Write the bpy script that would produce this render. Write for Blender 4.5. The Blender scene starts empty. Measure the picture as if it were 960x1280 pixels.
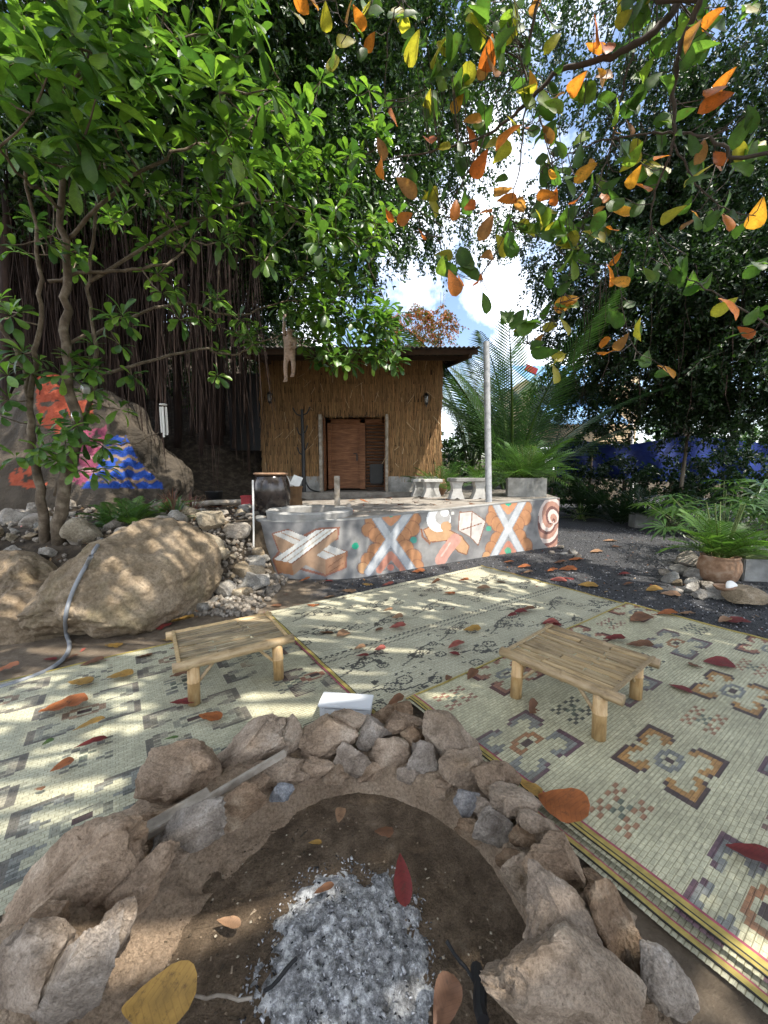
import bpy, bmesh, math, random
import numpy as np
from mathutils import Vector, Matrix, noise
from mathutils.bvhtree import BVHTree

S = bpy.context.scene
COL = S.collection
R = math.radians
rnd = random.Random(7)
nr = np.random.default_rng(11)

# ------------------------------------------------------------------ camera
F, PITCH, EYE = 481.0, math.atan(55 / 481.0), 1.5
cd = bpy.data.cameras.new('camera')
cd.sensor_fit = 'VERTICAL'; cd.sensor_height = 36.0; cd.sensor_width = 27.0
cd.lens = F / 1280 * 36.0
cd.clip_start = 0.05; cd.clip_end = 500
cam = bpy.data.objects.new('camera', cd); COL.objects.link(cam)
cam.location = (0, 0, EYE); cam.rotation_euler = (math.pi / 2 - PITCH, 0, 0)
S.camera = cam

# ------------------------------------------------------------------ light
SUN = Vector((0.42, -0.32, 1.0)).normalized()
w = bpy.data.worlds.new('World'); S.world = w; w.use_nodes = True
nt = w.node_tree; nt.nodes.clear()
out = nt.nodes.new('ShaderNodeOutputWorld'); bg = nt.nodes.new('ShaderNodeBackground')
sky = nt.nodes.new('ShaderNodeTexSky'); sky.sky_type = 'NISHITA'; sky.sun_disc = False
sky.sun_elevation = math.asin(SUN.z); sky.sun_rotation = math.atan2(SUN.x, SUN.y)
sky.dust_density = 1.5
tc = nt.nodes.new('ShaderNodeTexCoord'); nz = nt.nodes.new('ShaderNodeTexNoise')
nz.inputs['Scale'].default_value = 2.6; nz.inputs['Detail'].default_value = 7; nz.inputs['Roughness'].default_value = .58
rp = nt.nodes.new('ShaderNodeValToRGB')
rp.color_ramp.elements[0].position = .46; rp.color_ramp.elements[1].position = .62
mx = nt.nodes.new('ShaderNodeMix'); mx.data_type = 'RGBA'
mx.inputs['B'].default_value = (12.5, 12.9, 13.6, 1)
nt.links.new(tc.outputs['Generated'], nz.inputs['Vector'])
nt.links.new(nz.outputs['Fac'], rp.inputs['Fac'])
nt.links.new(rp.outputs['Color'], mx.inputs['Factor'])
nt.links.new(sky.outputs['Color'], mx.inputs['A'])
nt.links.new(mx.outputs['Result'], bg.inputs['Color'])
bg.inputs['Strength'].default_value = 0.14
nt.links.new(bg.outputs['Background'], out.inputs['Surface'])
sl = bpy.data.lights.new('sun', 'SUN'); sl.energy = 4.0; sl.angle = R(0.53); sl.color = (1, .94, .84)
so = bpy.data.objects.new('sun', sl); COL.objects.link(so)
so.rotation_euler = SUN.to_track_quat('Z', 'Y').to_euler(); so.location = (4, -2, 12)
S.view_settings.view_transform = 'Standard'; S.view_settings.look = 'None'
S.view_settings.gamma = 1.0; S.view_settings.use_curve_mapping = False
S.view_settings.exposure = 1.15
S.render.engine = 'CYCLES'
S.cycles.use_denoising = True
S.cycles.use_adaptive_sampling = True; S.cycles.adaptive_threshold = 0.025; S.cycles.use_light_tree = False
S.cycles.caustics_reflective = False; S.cycles.caustics_refractive = False
S.cycles.max_bounces = 5; S.cycles.diffuse_bounces = 3; S.cycles.glossy_bounces = 2; S.cycles.transmission_bounces = 4
S.cycles.transparent_max_bounces = 6

# ------------------------------------------------------------------ helpers
CP, SP = math.cos(PITCH), math.sin(PITCH)
def ray(px, py):
    dx = (px - 480) / F; dy = -(py - 640) / F
    return Vector((dx, CP + dy * SP, -SP + dy * CP))
def G(px, py, z=0.0):
    d = ray(px, py); t = (z - EYE) / d.z
    return Vector((d.x * t, d.y * t, z))
def A(px, py, depth):
    d = ray(px, py); t = depth / d.y
    return Vector((d.x * t, depth, EYE + d.z * t))
def proj(P):
    P = np.asarray(P, float)
    y, z = P[..., 1], P[..., 2] - EYE
    f = y * CP - z * SP; u = y * SP + z * CP
    f = np.where(np.abs(f) < 1e-6, 1e-6, f)
    return 480 + F * P[..., 0] / f, 640 - F * u / f, f

def link(name, me, parent=None, mat=None, loc=None, label=None, cat=None, group=None, kind=None):
    o = bpy.data.objects.new(name, me); COL.objects.link(o)
    if mat is not None and me is not None and not me.materials:
        for m in (mat if isinstance(mat, (list, tuple)) else [mat]): me.materials.append(m)
    if parent is not None: o.parent = parent
    if loc is not None: o.location = loc
    tag(o, label, cat, group, kind)
    return o
def tag(o, label=None, cat=None, group=None, kind=None):
    if label: o['label'] = label
    if cat: o['category'] = cat
    if group: o['group'] = group
    if kind: o['kind'] = kind
    return o
def empty(name, loc=(0, 0, 0), rz=0, **k):
    o = link(name, None, **k); o.location = loc; o.rotation_euler = (0, 0, rz); o.empty_display_size = .1
    return o

def mesh_np(name, V, faces, col=None, smooth=False, domain='POINT'):
    """V (n,3); faces list of (k,m) int arrays; col (n,3) per vertex or per face"""
    me = bpy.data.meshes.new(name)
    V = np.asarray(V, np.float32); me.vertices.add(len(V)); me.vertices.foreach_set('co', V.ravel())
    if not isinstance(faces, (list, tuple)): faces = [faces]
    li = np.concatenate([f.ravel() for f in faces]).astype(np.int32)
    tot = np.concatenate([np.full(len(f), f.shape[1]) for f in faces]).astype(np.int32)
    st = np.concatenate([[0], np.cumsum(tot)[:-1]]).astype(np.int32)
    me.loops.add(len(li)); me.loops.foreach_set('vertex_index', li)
    me.polygons.add(len(tot)); me.polygons.foreach_set('loop_start', st); me.polygons.foreach_set('loop_total', tot)
    if smooth: me.polygons.foreach_set('use_smooth', np.ones(len(tot), bool))
    if col is not None:
        col = np.asarray(col, np.float32)
        if domain == 'FACE':
            col = np.repeat(col, tot, axis=0); domain = 'CORNER'
        a = me.color_attributes.new('Col', 'FLOAT_COLOR', domain)
        c4 = np.ones((len(col), 4), np.float32); c4[:, :3] = col
        a.data.foreach_set('color', c4.ravel())
    me.update(calc_edges=True); me.validate()
    return me

class MB:
    """collects simple solids into one mesh"""
    def __init__(s): s.v = []; s.f = []; s.c = []; s.col = (1, 1, 1)
    def add(s, vs, fs):
        b = len(s.v); s.v += [tuple(v) for v in vs]
        for f in fs: s.f.append(tuple(b + i for i in f)); s.c.append(s.col)
    def box(s, c, d, M=None, bev=0.0):
        c = Vector(c); hx, hy, hz = d[0] / 2, d[1] / 2, d[2] / 2
        if bev <= 0:
            vs = [Vector((x, y, z)) for x in (-hx, hx) for y in (-hy, hy) for z in (-hz, hz)]
            fs = [(0, 1, 3, 2), (4, 6, 7, 5), (0, 4, 5, 1), (2, 3, 7, 6), (0, 2, 6, 4), (1, 5, 7, 3)]
        else:
            bm = bmesh.new(); bmesh.ops.create_cube(bm, size=1)
            for v in bm.verts: v.co = Vector((v.co.x * d[0], v.co.y * d[1], v.co.z * d[2]))
            bmesh.ops.bevel(bm, geom=bm.edges[:], offset=bev, segments=2, affect='EDGES')
            bm.verts.index_update()
            vs = [v.co.copy() for v in bm.verts]; fs = [[v.index for v in f.verts] for f in bm.faces]; bm.free()
        if M is not None: vs = [M @ v for v in vs]
        s.add([v + c for v in vs], fs); return s
    def tube(s, pts, rad, seg=8, cap=True):
        pts = [Vector(p) for p in pts]
        if not isinstance(rad, (list, tuple)): rad = [rad] * len(pts)
        rings = []; n = None
        for i, p in enumerate(pts):
            t = (pts[min(i + 1, len(pts) - 1)] - pts[max(i - 1, 0)]).normalized()
            if n is None:
                n = t.orthogonal().normalized()
            else:
                n = (n - t * n.dot(t))
                n = n.normalized() if n.length > 1e-6 else t.orthogonal().normalized()
            b = t.cross(n)
            rings.append([p + (n * math.cos(a) + b * math.sin(a)) * rad[i] for a in [2 * math.pi * k / seg for k in range(seg)]])
        vs = [v for r_ in rings for v in r_]; fs = []
        for i in range(len(pts) - 1):
            for k in range(seg):
                k2 = (k + 1) % seg
                fs.append((i * seg + k, i * seg + k2, (i + 1) * seg + k2, (i + 1) * seg + k))
        if cap:
            fs.append(tuple(reversed(range(seg)))); fs.append(tuple((len(pts) - 1) * seg + k for k in range(seg)))
        s.add(vs, fs); return s
    def lathe(s, prof, seg=24, c=(0, 0, 0)):
        c = Vector(c); vs = []; fs = []
        for r_, z in prof:
            for k in range(seg):
                a = 2 * math.pi * k / seg; vs.append(c + Vector((r_ * math.cos(a), r_ * math.sin(a), z)))
        for i in range(len(prof) - 1):
            for k in range(seg):
                k2 = (k + 1) % seg
                fs.append((i * seg + k, i * seg + k2, (i + 1) * seg + k2, (i + 1) * seg + k))
        s.add(vs, fs); return s
    def prism(s, poly, y0, y1):
        n = len(poly)
        s.add([(x, y0, z) for x, z in poly] + [(x, y1, z) for x, z in poly],
              [tuple(range(n)), tuple(reversed(range(n, 2 * n)))] + [(i, n + i, n + (i + 1) % n, (i + 1) % n) for i in range(n)])
        return s
    def mesh(s, name, smooth=False, colors=False):
        me = bpy.data.meshes.new(name); me.from_pydata(s.v, [], s.f)
        if smooth: me.polygons.foreach_set('use_smooth', [True] * len(me.polygons))
        if colors:
            a = me.color_attributes.new('Col', 'FLOAT_COLOR', 'CORNER')
            k = 0
            for p, c in zip(me.polygons, s.c):
                for _ in p.vertices: a.data[k].color = (*c, 1); k += 1
        me.update(); return me
    def build(s, name, mat, parent=None, smooth=False, **k):
        return link(name, s.mesh(name, smooth), parent, mat, **k)

def smoothpath(pts, n=6):
    P = [Vector(p) for p in pts]; out = []
    for i in range(len(P) - 1):
        p0, p1, p2, p3 = P[max(i - 1, 0)], P[i], P[i + 1], P[min(i + 2, len(P) - 1)]
        for k in range(n):
            t = k / n
            out.append(.5 * (2 * p1 + (p2 - p0) * t + (2 * p0 - 5 * p1 + 4 * p2 - p3) * t * t + (3 * p1 - p0 - 3 * p2 + p3) * t ** 3))
    out.append(P[-1]); return out
def taper(n, a, b): return [a + (b - a) * i / max(n - 1, 1) for i in range(n)]
def sm(x): x = min(1, max(0, x)); return x * x * (3 - 2 * x)

# ------------------------------------------------------------------ materials
def newmat(name):
    m = bpy.data.materials.new(name); m.use_nodes = True
    return m, m.node_tree, m.node_tree.nodes['Principled BSDF']
def ramp(t, fac, stops):
    r = t.nodes.new('ShaderNodeValToRGB'); e = r.color_ramp.elements
    while len(e) < len(stops): e.new(.5)
    for x, (p, c) in zip(e, stops): x.position = p; x.color = (*c, 1)
    t.links.new(fac, r.inputs['Fac']); return r.outputs['Color']
def noi(t, scale, detail=5, rough=.6, vec=None, dist=0):
    n = t.nodes.new('ShaderNodeTexNoise'); n.inputs['Scale'].default_value = scale
    n.inputs['Detail'].default_value = detail; n.inputs['Roughness'].default_value = rough; n.inputs['Distortion'].default_value = dist
    if vec is not None: t.links.new(vec, n.inputs['Vector'])
    return n.outputs['Fac']
def mixc(t, fac, a, b, mode='MIX'):
    m = t.nodes.new('ShaderNodeMix'); m.data_type = 'RGBA'; m.blend_type = mode
    for k, v in (('Factor', fac), ('A', a), ('B', b)):
        if isinstance(v, (int, float)): m.inputs[k].default_value = v
        elif isinstance(v, tuple): m.inputs[k].default_value = (*v, 1)
        else: t.links.new(v, m.inputs[k])
    return m.outputs['Result']
def bump(t, b, h, strength=.5, dist=.01):
    n = t.nodes.new('ShaderNodeBump'); n.inputs['Strength'].default_value = strength; n.inputs['Distance'].default_value = dist
    t.links.new(h, n.inputs['Height'])
    if b.inputs['Normal'].is_linked: t.links.new(b.inputs['Normal'].links[0].from_socket, n.inputs['Normal'])
    t.links.new(n.outputs['Normal'], b.inputs['Normal'])
def pos(t, kind='Object', scale=None):
    n = t.nodes.new('ShaderNodeTexCoord'); o = n.outputs[kind]
    if kind == 'World':
        pass
    if scale:
        m = t.nodes.new('ShaderNodeMapping'); m.inputs['Scale'].default_value = scale
        t.links.new(o, m.inputs['Vector']); o = m.outputs['Vector']
    return o
def wpos(t, scale=None):
    n = t.nodes.new('ShaderNodeNewGeometry'); o = n.outputs['Position']
    if scale:
        m = t.nodes.new('ShaderNodeMapping'); m.inputs['Scale'].default_value = scale
        t.links.new(o, m.inputs['Vector']); o = m.outputs['Vector']
    return o
def mth(t, op, a, b=None, clamp=False):
    n = t.nodes.new('ShaderNodeMath'); n.operation = op; n.use_clamp = clamp
    for i, x in enumerate((a, b)):
        if x is None: continue
        if isinstance(x, (int, float)): n.inputs[i].default_value = x
        else: t.links.new(x, n.inputs[i])
    return n.outputs[0]
def M_noise(name, stops, scale=6, rough=.85, b=.4, bscale=60, bdist=.006, detail=6, vec=None, spec=.3, stretch=None, second=None, grain=0):
    m, t, bs = newmat(name); v = wpos(t, stretch)
    c = ramp(t, noi(t, scale, detail, .62, v), stops)
    if second: c = mixc(t, ramp(t, noi(t, second[0], 4, .6, v), [(second[1], (0, 0, 0)), (second[2], (1, 1, 1))]), c, second[3])
    if grain:
        oi = t.nodes.new('ShaderNodeObjectInfo'); c = mixc(t, 1.0, c, ramp(t, oi.outputs['Random'], [(0, (.70, .66, .62)), (.35, (1.0, .93, .86)), (.65, (.86, .88, .90)), (1, (1.22, 1.2, 1.18))]), 'MULTIPLY')
        c = mixc(t, 1.0, c, ramp(t, noi(t, grain, 4, .75, v), [(.3, (.58, .56, .53)), (.5, (1, 1, 1)), (.7, (1.35, 1.35, 1.35))]), 'MULTIPLY')
        vo = t.nodes.new('ShaderNodeTexVoronoi'); vo.feature = 'DISTANCE_TO_EDGE'; vo.inputs['Scale'].default_value = grain * .16; vo.inputs['Randomness'].default_value = 1
        wv = t.nodes.new('ShaderNodeVectorMath'); wv.operation = 'ADD'; nn = t.nodes.new('ShaderNodeTexNoise'); nn.inputs['Scale'].default_value = grain * .2; t.links.new(v, nn.inputs['Vector'])
        t.links.new(v, wv.inputs[0]); sc_ = t.nodes.new('ShaderNodeVectorMath'); sc_.operation = 'SCALE'; sc_.inputs['Scale'].default_value = 3 / grain; t.links.new(nn.outputs['Color'], sc_.inputs[0]); t.links.new(sc_.outputs[0], wv.inputs[1])
        t.links.new(wv.outputs[0], vo.inputs['Vector'])
        crk = ramp(t, vo.outputs['Distance'], [(.0, (0, 0, 0)), (.05, (1, 1, 1))])
        bump(t, bs, noi(t, grain * .35, 6, .7, v), .8, bdist * 2.2); bump(t, bs, crk, .25, bdist * .5)
    t.links.new(c, bs.inputs['Base Color']); bs.inputs['Roughness'].default_value = rough
    bs.inputs['Specular IOR Level'].default_value = spec
    if b: bump(t, bs, noi(t, bscale, 6, .65, v), b, bdist)
    return m
def M_plain(name, c, rough=.5, metal=0, var=.25, scale=8, b=0, bscale=80):
    m, t, bs = newmat(name)
    d = tuple(x * (1 - var) for x in c); l = tuple(min(1, x * (1 + var)) for x in c)
    t.links.new(ramp(t, noi(t, scale, 5, .6, wpos(t)), [(.3, d), (.7, l)]), bs.inputs['Base Color'])
    bs.inputs['Roughness'].default_value = rough; bs.inputs['Metallic'].default_value = metal
    if b: bump(t, bs, noi(t, bscale, 5, .6, wpos(t)), b, .004)
    return m
def M_attr(name, rough=.8, var=.2, scale=30, b=.3, bscale=120, bdist=.003, spec=.3):
    m, t, bs = newmat(name); a = t.nodes.new('ShaderNodeAttribute'); a.attribute_name = 'Col'
    n = ramp(t, noi(t, scale, 5, .65, wpos(t)), [(.25, (1 - var,) * 3), (.75, (1 + var,) * 3)])
    t.links.new(mixc(t, 1.0, a.outputs['Color'], n, 'MULTIPLY'), bs.inputs['Base Color'])
    bs.inputs['Roughness'].default_value = rough; bs.inputs['Specular IOR Level'].default_value = spec
    if b: bump(t, bs, noi(t, bscale, 5, .6, wpos(t)), b, bdist)
    return m
def M_leaf(name, trans=.4, rough=.42, gain=1.6, spots=0.0, vein=(1.6, 1.5, 1.5)):
    m, t, bs = newmat(name); a = t.nodes.new('ShaderNodeAttribute'); a.attribute_name = 'Col'
    c = a.outputs['Color']
    n = ramp(t, noi(t, 22, 4, .6, wpos(t)), [(.3, (.78, .78, .78)), (.7, (1.2, 1.2, 1.15))])
    c = mixc(t, 1.0, c, n, 'MULTIPLY')
    lp = t.nodes.new('ShaderNodeAttribute'); lp.attribute_name = 'LP'; sp_ = t.nodes.new('ShaderNodeSeparateXYZ'); t.links.new(lp.outputs['Vector'], sp_.inputs[0])
    ph = mth(t, 'FRACT', mth(t, 'MULTIPLY', mth(t, 'SUBTRACT', sp_.outputs['X'], mth(t, 'MULTIPLY', sp_.outputs['Y'], .8)), 10.0))
    line = mth(t, 'MULTIPLY', mth(t, 'LESS_THAN', mth(t, 'ABSOLUTE', mth(t, 'SUBTRACT', ph, .5)), .09), sp_.outputs['Z'])
    c = mixc(t, mth(t, 'MULTIPLY', line, .28), c, mixc(t, 1.0, c, vein, 'MULTIPLY'))
    if spots:
        c = mixc(t, ramp(t, noi(t, 34, 6, .75, wpos(t)), [(.55, (0, 0, 0)), (.70, (spots,) * 3)]), c, (.06, .03, .015))
    t.links.new(c, bs.inputs['Base Color']); bs.inputs['Roughness'].default_value = rough
    bs.inputs['Specular IOR Level'].default_value = .4
    tr = t.nodes.new('ShaderNodeBsdfTranslucent')
    t.links.new(mixc(t, 1.0, c, (gain, gain * 1.08, gain * .55), 'MULTIPLY'), tr.inputs['Color'])
    ms = t.nodes.new('ShaderNodeMixShader'); ms.inputs[0].default_value = trans
    t.links.new(bs.outputs[0], ms.inputs[1]); t.links.new(tr.outputs[0], ms.inputs[2])
    t.links.new(ms.outputs[0], t.nodes['Material Output'].inputs['Surface'])
    return m

MAT = {}
# ground: dark gravel that turns to bare earth by the pit and the bank
m, t, bs = newmat('gravel_and_earth'); v = wpos(t)
grav = ramp(t, noi(t, 48, 6, .9, v), [(.34, (.009, .009, .011)), (.48, (.032, .033, .036)), (.6, (.065, .066, .07)), (.72, (.20, .20, .20))])
grav = mixc(t, ramp(t, noi(t, 1.2, 4, .6, v), [(.5, (0, 0, 0)), (.8, (.3, .3, .3))]), grav, (.10, .09, .07))
earth = ramp(t, noi(t, 9, 7, .7, v), [(.3, (.10, .072, .045)), (.5, (.17, .128, .085)), (.7, (.26, .205, .145))])
sx = t.nodes.new('ShaderNodeSeparateXYZ'); t.links.new(v, sx.inputs[0])
wob = mth(t, 'MULTIPLY', mth(t, 'SUBTRACT', noi(t, 2.2, 5, .6, v), .5), 2.2)
# earth where  x*.8 + (y-4.4)*.6 + 1 < 0
ln = mth(t, 'ADD', mth(t, 'ADD', mth(t, 'MULTIPLY', sx.outputs['X'], .85), mth(t, 'MULTIPLY', sx.outputs['Y'], .62)), -2.2)
fac = mth(t, 'ADD', mth(t, 'MULTIPLY', mth(t, 'ADD', ln, wob), -1.6), .5, True)
t.links.new(mixc(t, fac, grav, earth), bs.inputs['Base Color']); bs.inputs['Roughness'].default_value = .9
bump(t, bs, noi(t, 48, 6, .85, v), 1.0, .025); bump(t, bs, noi(t, 14, 4, .6, v), .4, .02)
MAT['ground'] = m
MAT['earth'] = M_noise('bank_earth', [(.3, (.018, .013, .009)), (.5, (.042, .031, .02)), (.72, (.11, .085, .06))], 7, .95, .8, 45, .02)
MAT['stone'] = M_noise('pit_stone', [(.26, (.15, .106, .072)), (.42, (.28, .21, .15)), (.55, (.43, .335, .25)), (.72, (.62, .53, .43))], 9, .85, .9, 55, .012, second=(4.5, .52, .75, (.21, .14, .08)), grain=110)
MAT['stone2'] = M_noise('pit_stone_grey', [(.28, (.16, .13, .105)), (.5, (.31, .262, .215)), (.72, (.54, .48, .42))], 12, .85, .9, 60, .01, second=(6, .55, .75, (.16, .12, .09)), grain=120)
MAT['stone3'] = M_noise('pit_stone_blue', [(.3, (.13, .135, .145)), (.5, (.25, .255, .27)), (.72, (.46, .46, .46))], 26, .8, .8, 70, .008, grain=130)
MAT['stone4'] = M_noise('pit_stone_red', [(.3, (.12, .078, .048)), (.5, (.25, .175, .115)), (.72, (.42, .34, .25))], 9, .85, .9, 55, .012, grain=110)
MAT['boulder'] = M_noise('boulder_rock', [(.28, (.12, .09, .058)), (.44, (.22, .172, .115)), (.58, (.31, .25, .178)), (.75, (.44, .38, .29))], 2.6, .9, .6, 24, .02, second=(1.6, .52, .7, (.17, .145, .085)), grain=42)
MAT['rubble'] = M_noise('rubble_rock', [(.28, (.13, .12, .10)), (.5, (.27, .25, .22)), (.74, (.46, .44, .40))], 5, .9, .8, 40, .015, grain=60)
MAT['rubble2'] = M_noise('rubble_tan', [(.28, (.14, .115, .075)), (.5, (.29, .24, .17)), (.74, (.44, .39, .30))], 5, .9, .8, 40, .015, grain=60)
MAT['mortar'] = M_noise('pit_mortar', [(.26, (.23, .168, .115)), (.46, (.36, .275, .195)), (.6, (.44, .345, .252)), (.76, (.56, .465, .36))], 4, .95, 1.0, 38, .02, second=(7, .5, .7, (.33, .25, .175)), grain=80)
MAT['soil'] = M_noise('pit_soil', [(.28, (.075, .056, .038)), (.45, (.15, .115, .08)), (.6, (.225, .175, .125)), (.78, (.36, .31, .245))], 10, .95, 1.0, 90, .014, grain=150)
MAT['concrete'] = M_noise('concrete', [(.3, (.18, .175, .165)), (.5, (.30, .295, .28)), (.7, (.42, .41, .39))], 4, .85, .4, 70, .004, second=(1.4, .5, .75, (.16, .15, .13)))
MAT['paleconcrete'] = M_noise('pale_concrete', [(.3, (.38, .37, .35)), (.6, (.55, .54, .51))], 6, .8, .3, 90, .003)
MAT['terrace'] = M_noise('terrace_paving', [(.3, (.14, .12, .10)), (.5, (.23, .205, .175)), (.7, (.33, .30, .26))], 5, .9, .5, 40, .008)
MAT['mural'] = M_attr('mural_paint', .75, .22, 7, .35, 60, .004)
MAT['rockpaint'] = M_attr('painted_rock', .85, .3, 5, 1.0, 22, .03)
MAT['leaf'] = M_leaf('glossy_leaf', .38, .36, 1.7)
MAT['leafthin'] = M_leaf('thin_leaf', .5, .45, 2.0, .7, (.7, .6, .6))
MAT['leafdry'] = M_leaf('dry_leaf', .12, .6, 1.1, .85, (.5, .42, .4))
MAT['ficus'] = M_leaf('small_leaf', .28, .4, 1.5)
MAT['frond'] = M_leaf('palm_blade', .32, .38, 1.6)
MAT['bark'] = M_noise('bark', [(.3, (.06, .045, .03)), (.5, (.13, .10, .07)), (.72, (.26, .215, .16))], 6, .9, .9, 30, .015, stretch=(1, 1, .3))
MAT['barkpale'] = M_noise('bark_pale', [(.3, (.06, .045, .03)), (.5, (.12, .092, .064)), (.72, (.24, .20, .15))], 10, .9, .7, 50, .008)
MAT['twig'] = M_plain('twig_bark', (.07, .055, .045), .85)
MAT['root'] = M_noise('aerial_root', [(.3, (.009, .005, .004)), (.55, (.026, .015, .011)), (.75, (.07, .043, .032))], 10, .95, .5, 60, .01, stretch=(1, 1, .15))  # root browns lowered so the hanging roots read as deep shade
# straw
m, t, bs = newmat('straw'); v = wpos(t, (26, 26, 1.1))
a = t.nodes.new('ShaderNodeAttribute'); a.attribute_name = 'Col'
c = ramp(t, noi(t, 1.6, 4, .7, v), [(.3, (.5, .47, .42)), (.5, (1, 1, 1)), (.72, (1.5, 1.45, 1.35))])
t.links.new(mixc(t, 1.0, a.outputs['Color'], c, 'MULTIPLY'), bs.inputs['Base Color']); bs.inputs['Roughness'].default_value = .8
MAT['straw'] = m
# bamboo
def M_bamboo(name, lo, mid, hi, stretch):
    m, t, bs = newmat(name); v = pos(t, 'Object', stretch)
    c = ramp(t, noi(t, 3, 6, .65, v), [(.28, lo), (.5, mid), (.74, hi)])
    c = mixc(t, ramp(t, noi(t, 9, 4, .6, pos(t, 'Object')), [(.56, (0, 0, 0)), (.74, (.55, .55, .55))]), c, tuple(x * .5 for x in lo))
    oi = t.nodes.new('ShaderNodeObjectInfo'); c = mixc(t, 1.0, c, ramp(t, oi.outputs['Random'], [(0, (.66, .66, .70)), (.5, (1, 1, 1)), (1, (1.22, 1.17, 1.1))]), 'MULTIPLY')
    t.links.new(c, bs.inputs['Base Color']); bs.inputs['Roughness'].default_value = .5
    bump(t, bs, noi(t, 7, 4, .6, v), .5, .004); return m
MAT['bamboo'] = M_bamboo('bamboo_pole', (.22, .145, .065), (.42, .30, .155), (.56, .43, .25), (3, 14, 14))
MAT['bambooleg'] = M_bamboo('bamboo_leg', (.25, .15, .06), (.43, .28, .125), (.55, .40, .22), (14, 14, 3))
MAT['slat'] = M_bamboo('bamboo_slat', (.13, .10, .065), (.30, .235, .14), (.46, .39, .28), (2.2, 26, 26))
MAT['slat2'] = M_bamboo('bamboo_slat_golden', (.19, .13, .065), (.40, .29, .15), (.52, .42, .27), (2.2, 26, 26))
# woven mat
m, t, bs = newmat('woven_reed'); a = t.nodes.new('ShaderNodeAttribute'); a.attribute_name = 'Col'
v = pos(t, 'Object')
c = mixc(t, 1.0, a.outputs['Color'], ramp(t, noi(t, 3.0, 5, .6, v), [(.3, (.78, .77, .74)), (.7, (1.14, 1.14, 1.12))]), 'MULTIPLY')
c = mixc(t, 1.0, c, ramp(t, noi(t, 120, 3, .7, v), [(.3, (.8, .8, .78)), (.7, (1.15, 1.15, 1.12))]), 'MULTIPLY')
bk = t.nodes.new('ShaderNodeTexBrick'); bk.inputs['Scale'].default_value = 1; bk.inputs['Brick Width'].default_value = .036; bk.inputs['Row Height'].default_value = .018
bk.inputs['Mortar Size'].default_value = .0016; bk.inputs['Mortar Smooth'].default_value = .4; bk.offset = .37; bk.inputs['Bias'].default_value = 0
bk.inputs['Color1'].default_value = (.92, .92, .9, 1); bk.inputs['Color2'].default_value = (1.1, 1.1, 1.08, 1); bk.inputs['Mortar'].default_value = (.56, .54, .46, 1)
t.links.new(v, bk.inputs['Vector']); c = mixc(t, 1.0, c, bk.outputs['Color'], 'MULTIPLY')
c = mixc(t, 1.0, c, ramp(t, noi(t, 1, 3, .7, pos(t, 'Object', (14, 520, 14))), [(.3, (.8, .8, .78)), (.7, (1.16, 1.16, 1.14))]), 'MULTIPLY')
c = mixc(t, ramp(t, noi(t, 1.1, 5, .65, v), [(.52, (0, 0, 0)), (.85, (.4, .4, .4))]), c, (.27, .24, .17))
t.links.new(c, bs.inputs['Base Color']); bs.inputs['Roughness'].default_value = .55
inv = mth(t, 'SUBTRACT', 1.0, bk.outputs['Fac']); bump(t, bs, inv, .6, .003); bump(t, bs, noi(t, 1, 4, .6, pos(t, 'Object', (40, 300, 40))), .35, .002)
MAT['weave'] = m
MAT['trim'] = M_plain('cloth_trim_yellow', (.32, .25, .065), .8, 0, .3, 30)
MAT['trimblack'] = M_plain('cloth_trim_black', (.02, .018, .015), .8)
MAT['trimred'] = M_plain('cloth_trim_red', (.28, .06, .09), .8, 0, .3, 30)
MAT['wood'] = M_noise('door_wood', [(.3, (.11, .045, .02)), (.5, (.20, .085, .038)), (.7, (.29, .135, .065))], 4, .6, .3, 40, .003, stretch=(1, 1, 8))
MAT['woodgrey'] = M_noise('weathered_wood', [(.3, (.16, .13, .10)), (.5, (.30, .26, .21)), (.7, (.45, .41, .36))], 5, .85, .5, 50, .004, stretch=(2, 2, 2))
MAT['darkwood'] = M_plain('dark_wood', (.05, .026, .014), .7)
MAT['black'] = M_plain('black_iron', (.012, .012, .013), .5)
MAT['darkmetal'] = M_plain('dark_roof_metal', (.05, .048, .045), .55, .3)
MAT['galv'] = M_noise('galvanised_pipe', [(.3, (.20, .21, .22)), (.6, (.36, .37, .38))], 9, .5, .2, 60, .002)
MAT['glazed'] = M_plain('black_glaze', (.022, .018, .017), .16, 0, .4, 14)
MAT['terracotta'] = M_noise('clay_pot', [(.3, (.17, .09, .05)), (.5, (.30, .18, .11)), (.7, (.42, .30, .21))], 9, .85, .4, 60, .004)
MAT['redplastic'] = M_plain('red_plastic', (.35, .03, .035), .45)
MAT['white'] = M_plain('white_paint', (.75, .74, .70), .6, 0, .12)
MAT['hose'] = M_plain('grey_hose', (.19, .20, .215), .45, 0, .15)
MAT['cardboard'] = M_plain('brown_board', (.16, .085, .035), .8)
MAT['blue'] = M_noise('blue_tarpaulin', [(.3, (.006, .014, .09)), (.6, (.01, .03, .19))], 2.5, .45, .5, 9, .03)
MAT['yellowwall'] = M_plain('cream_wall', (.62, .47, .28), .8)
MAT['blueroof'] = M_plain('blue_roof_metal', (.16, .33, .55), .5)
MAT['figure'] = M_plain('painted_clay', (.36, .25, .19), .6, 0, .3, 40, .3, 90)
MAT['hill'] = M_noise('hill_soil', [(.3, (.025, .02, .014)), (.55, (.06, .047, .03)), (.75, (.10, .08, .055))], 3, .95, .6, 20, .04)
m, t, bs = newmat('lamp_glass'); bs.inputs['Base Color'].default_value = (.5, .5, .48, 1); bs.inputs['Roughness'].default_value = .15
bs.inputs['Transmission Weight'].default_value = .6; MAT['glass'] = m
m, t, bs = newmat('clear_plastic'); bs.inputs['Base Color'].default_value = (.90, .92, .94, 1); bs.inputs['Roughness'].default_value = .25
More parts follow.
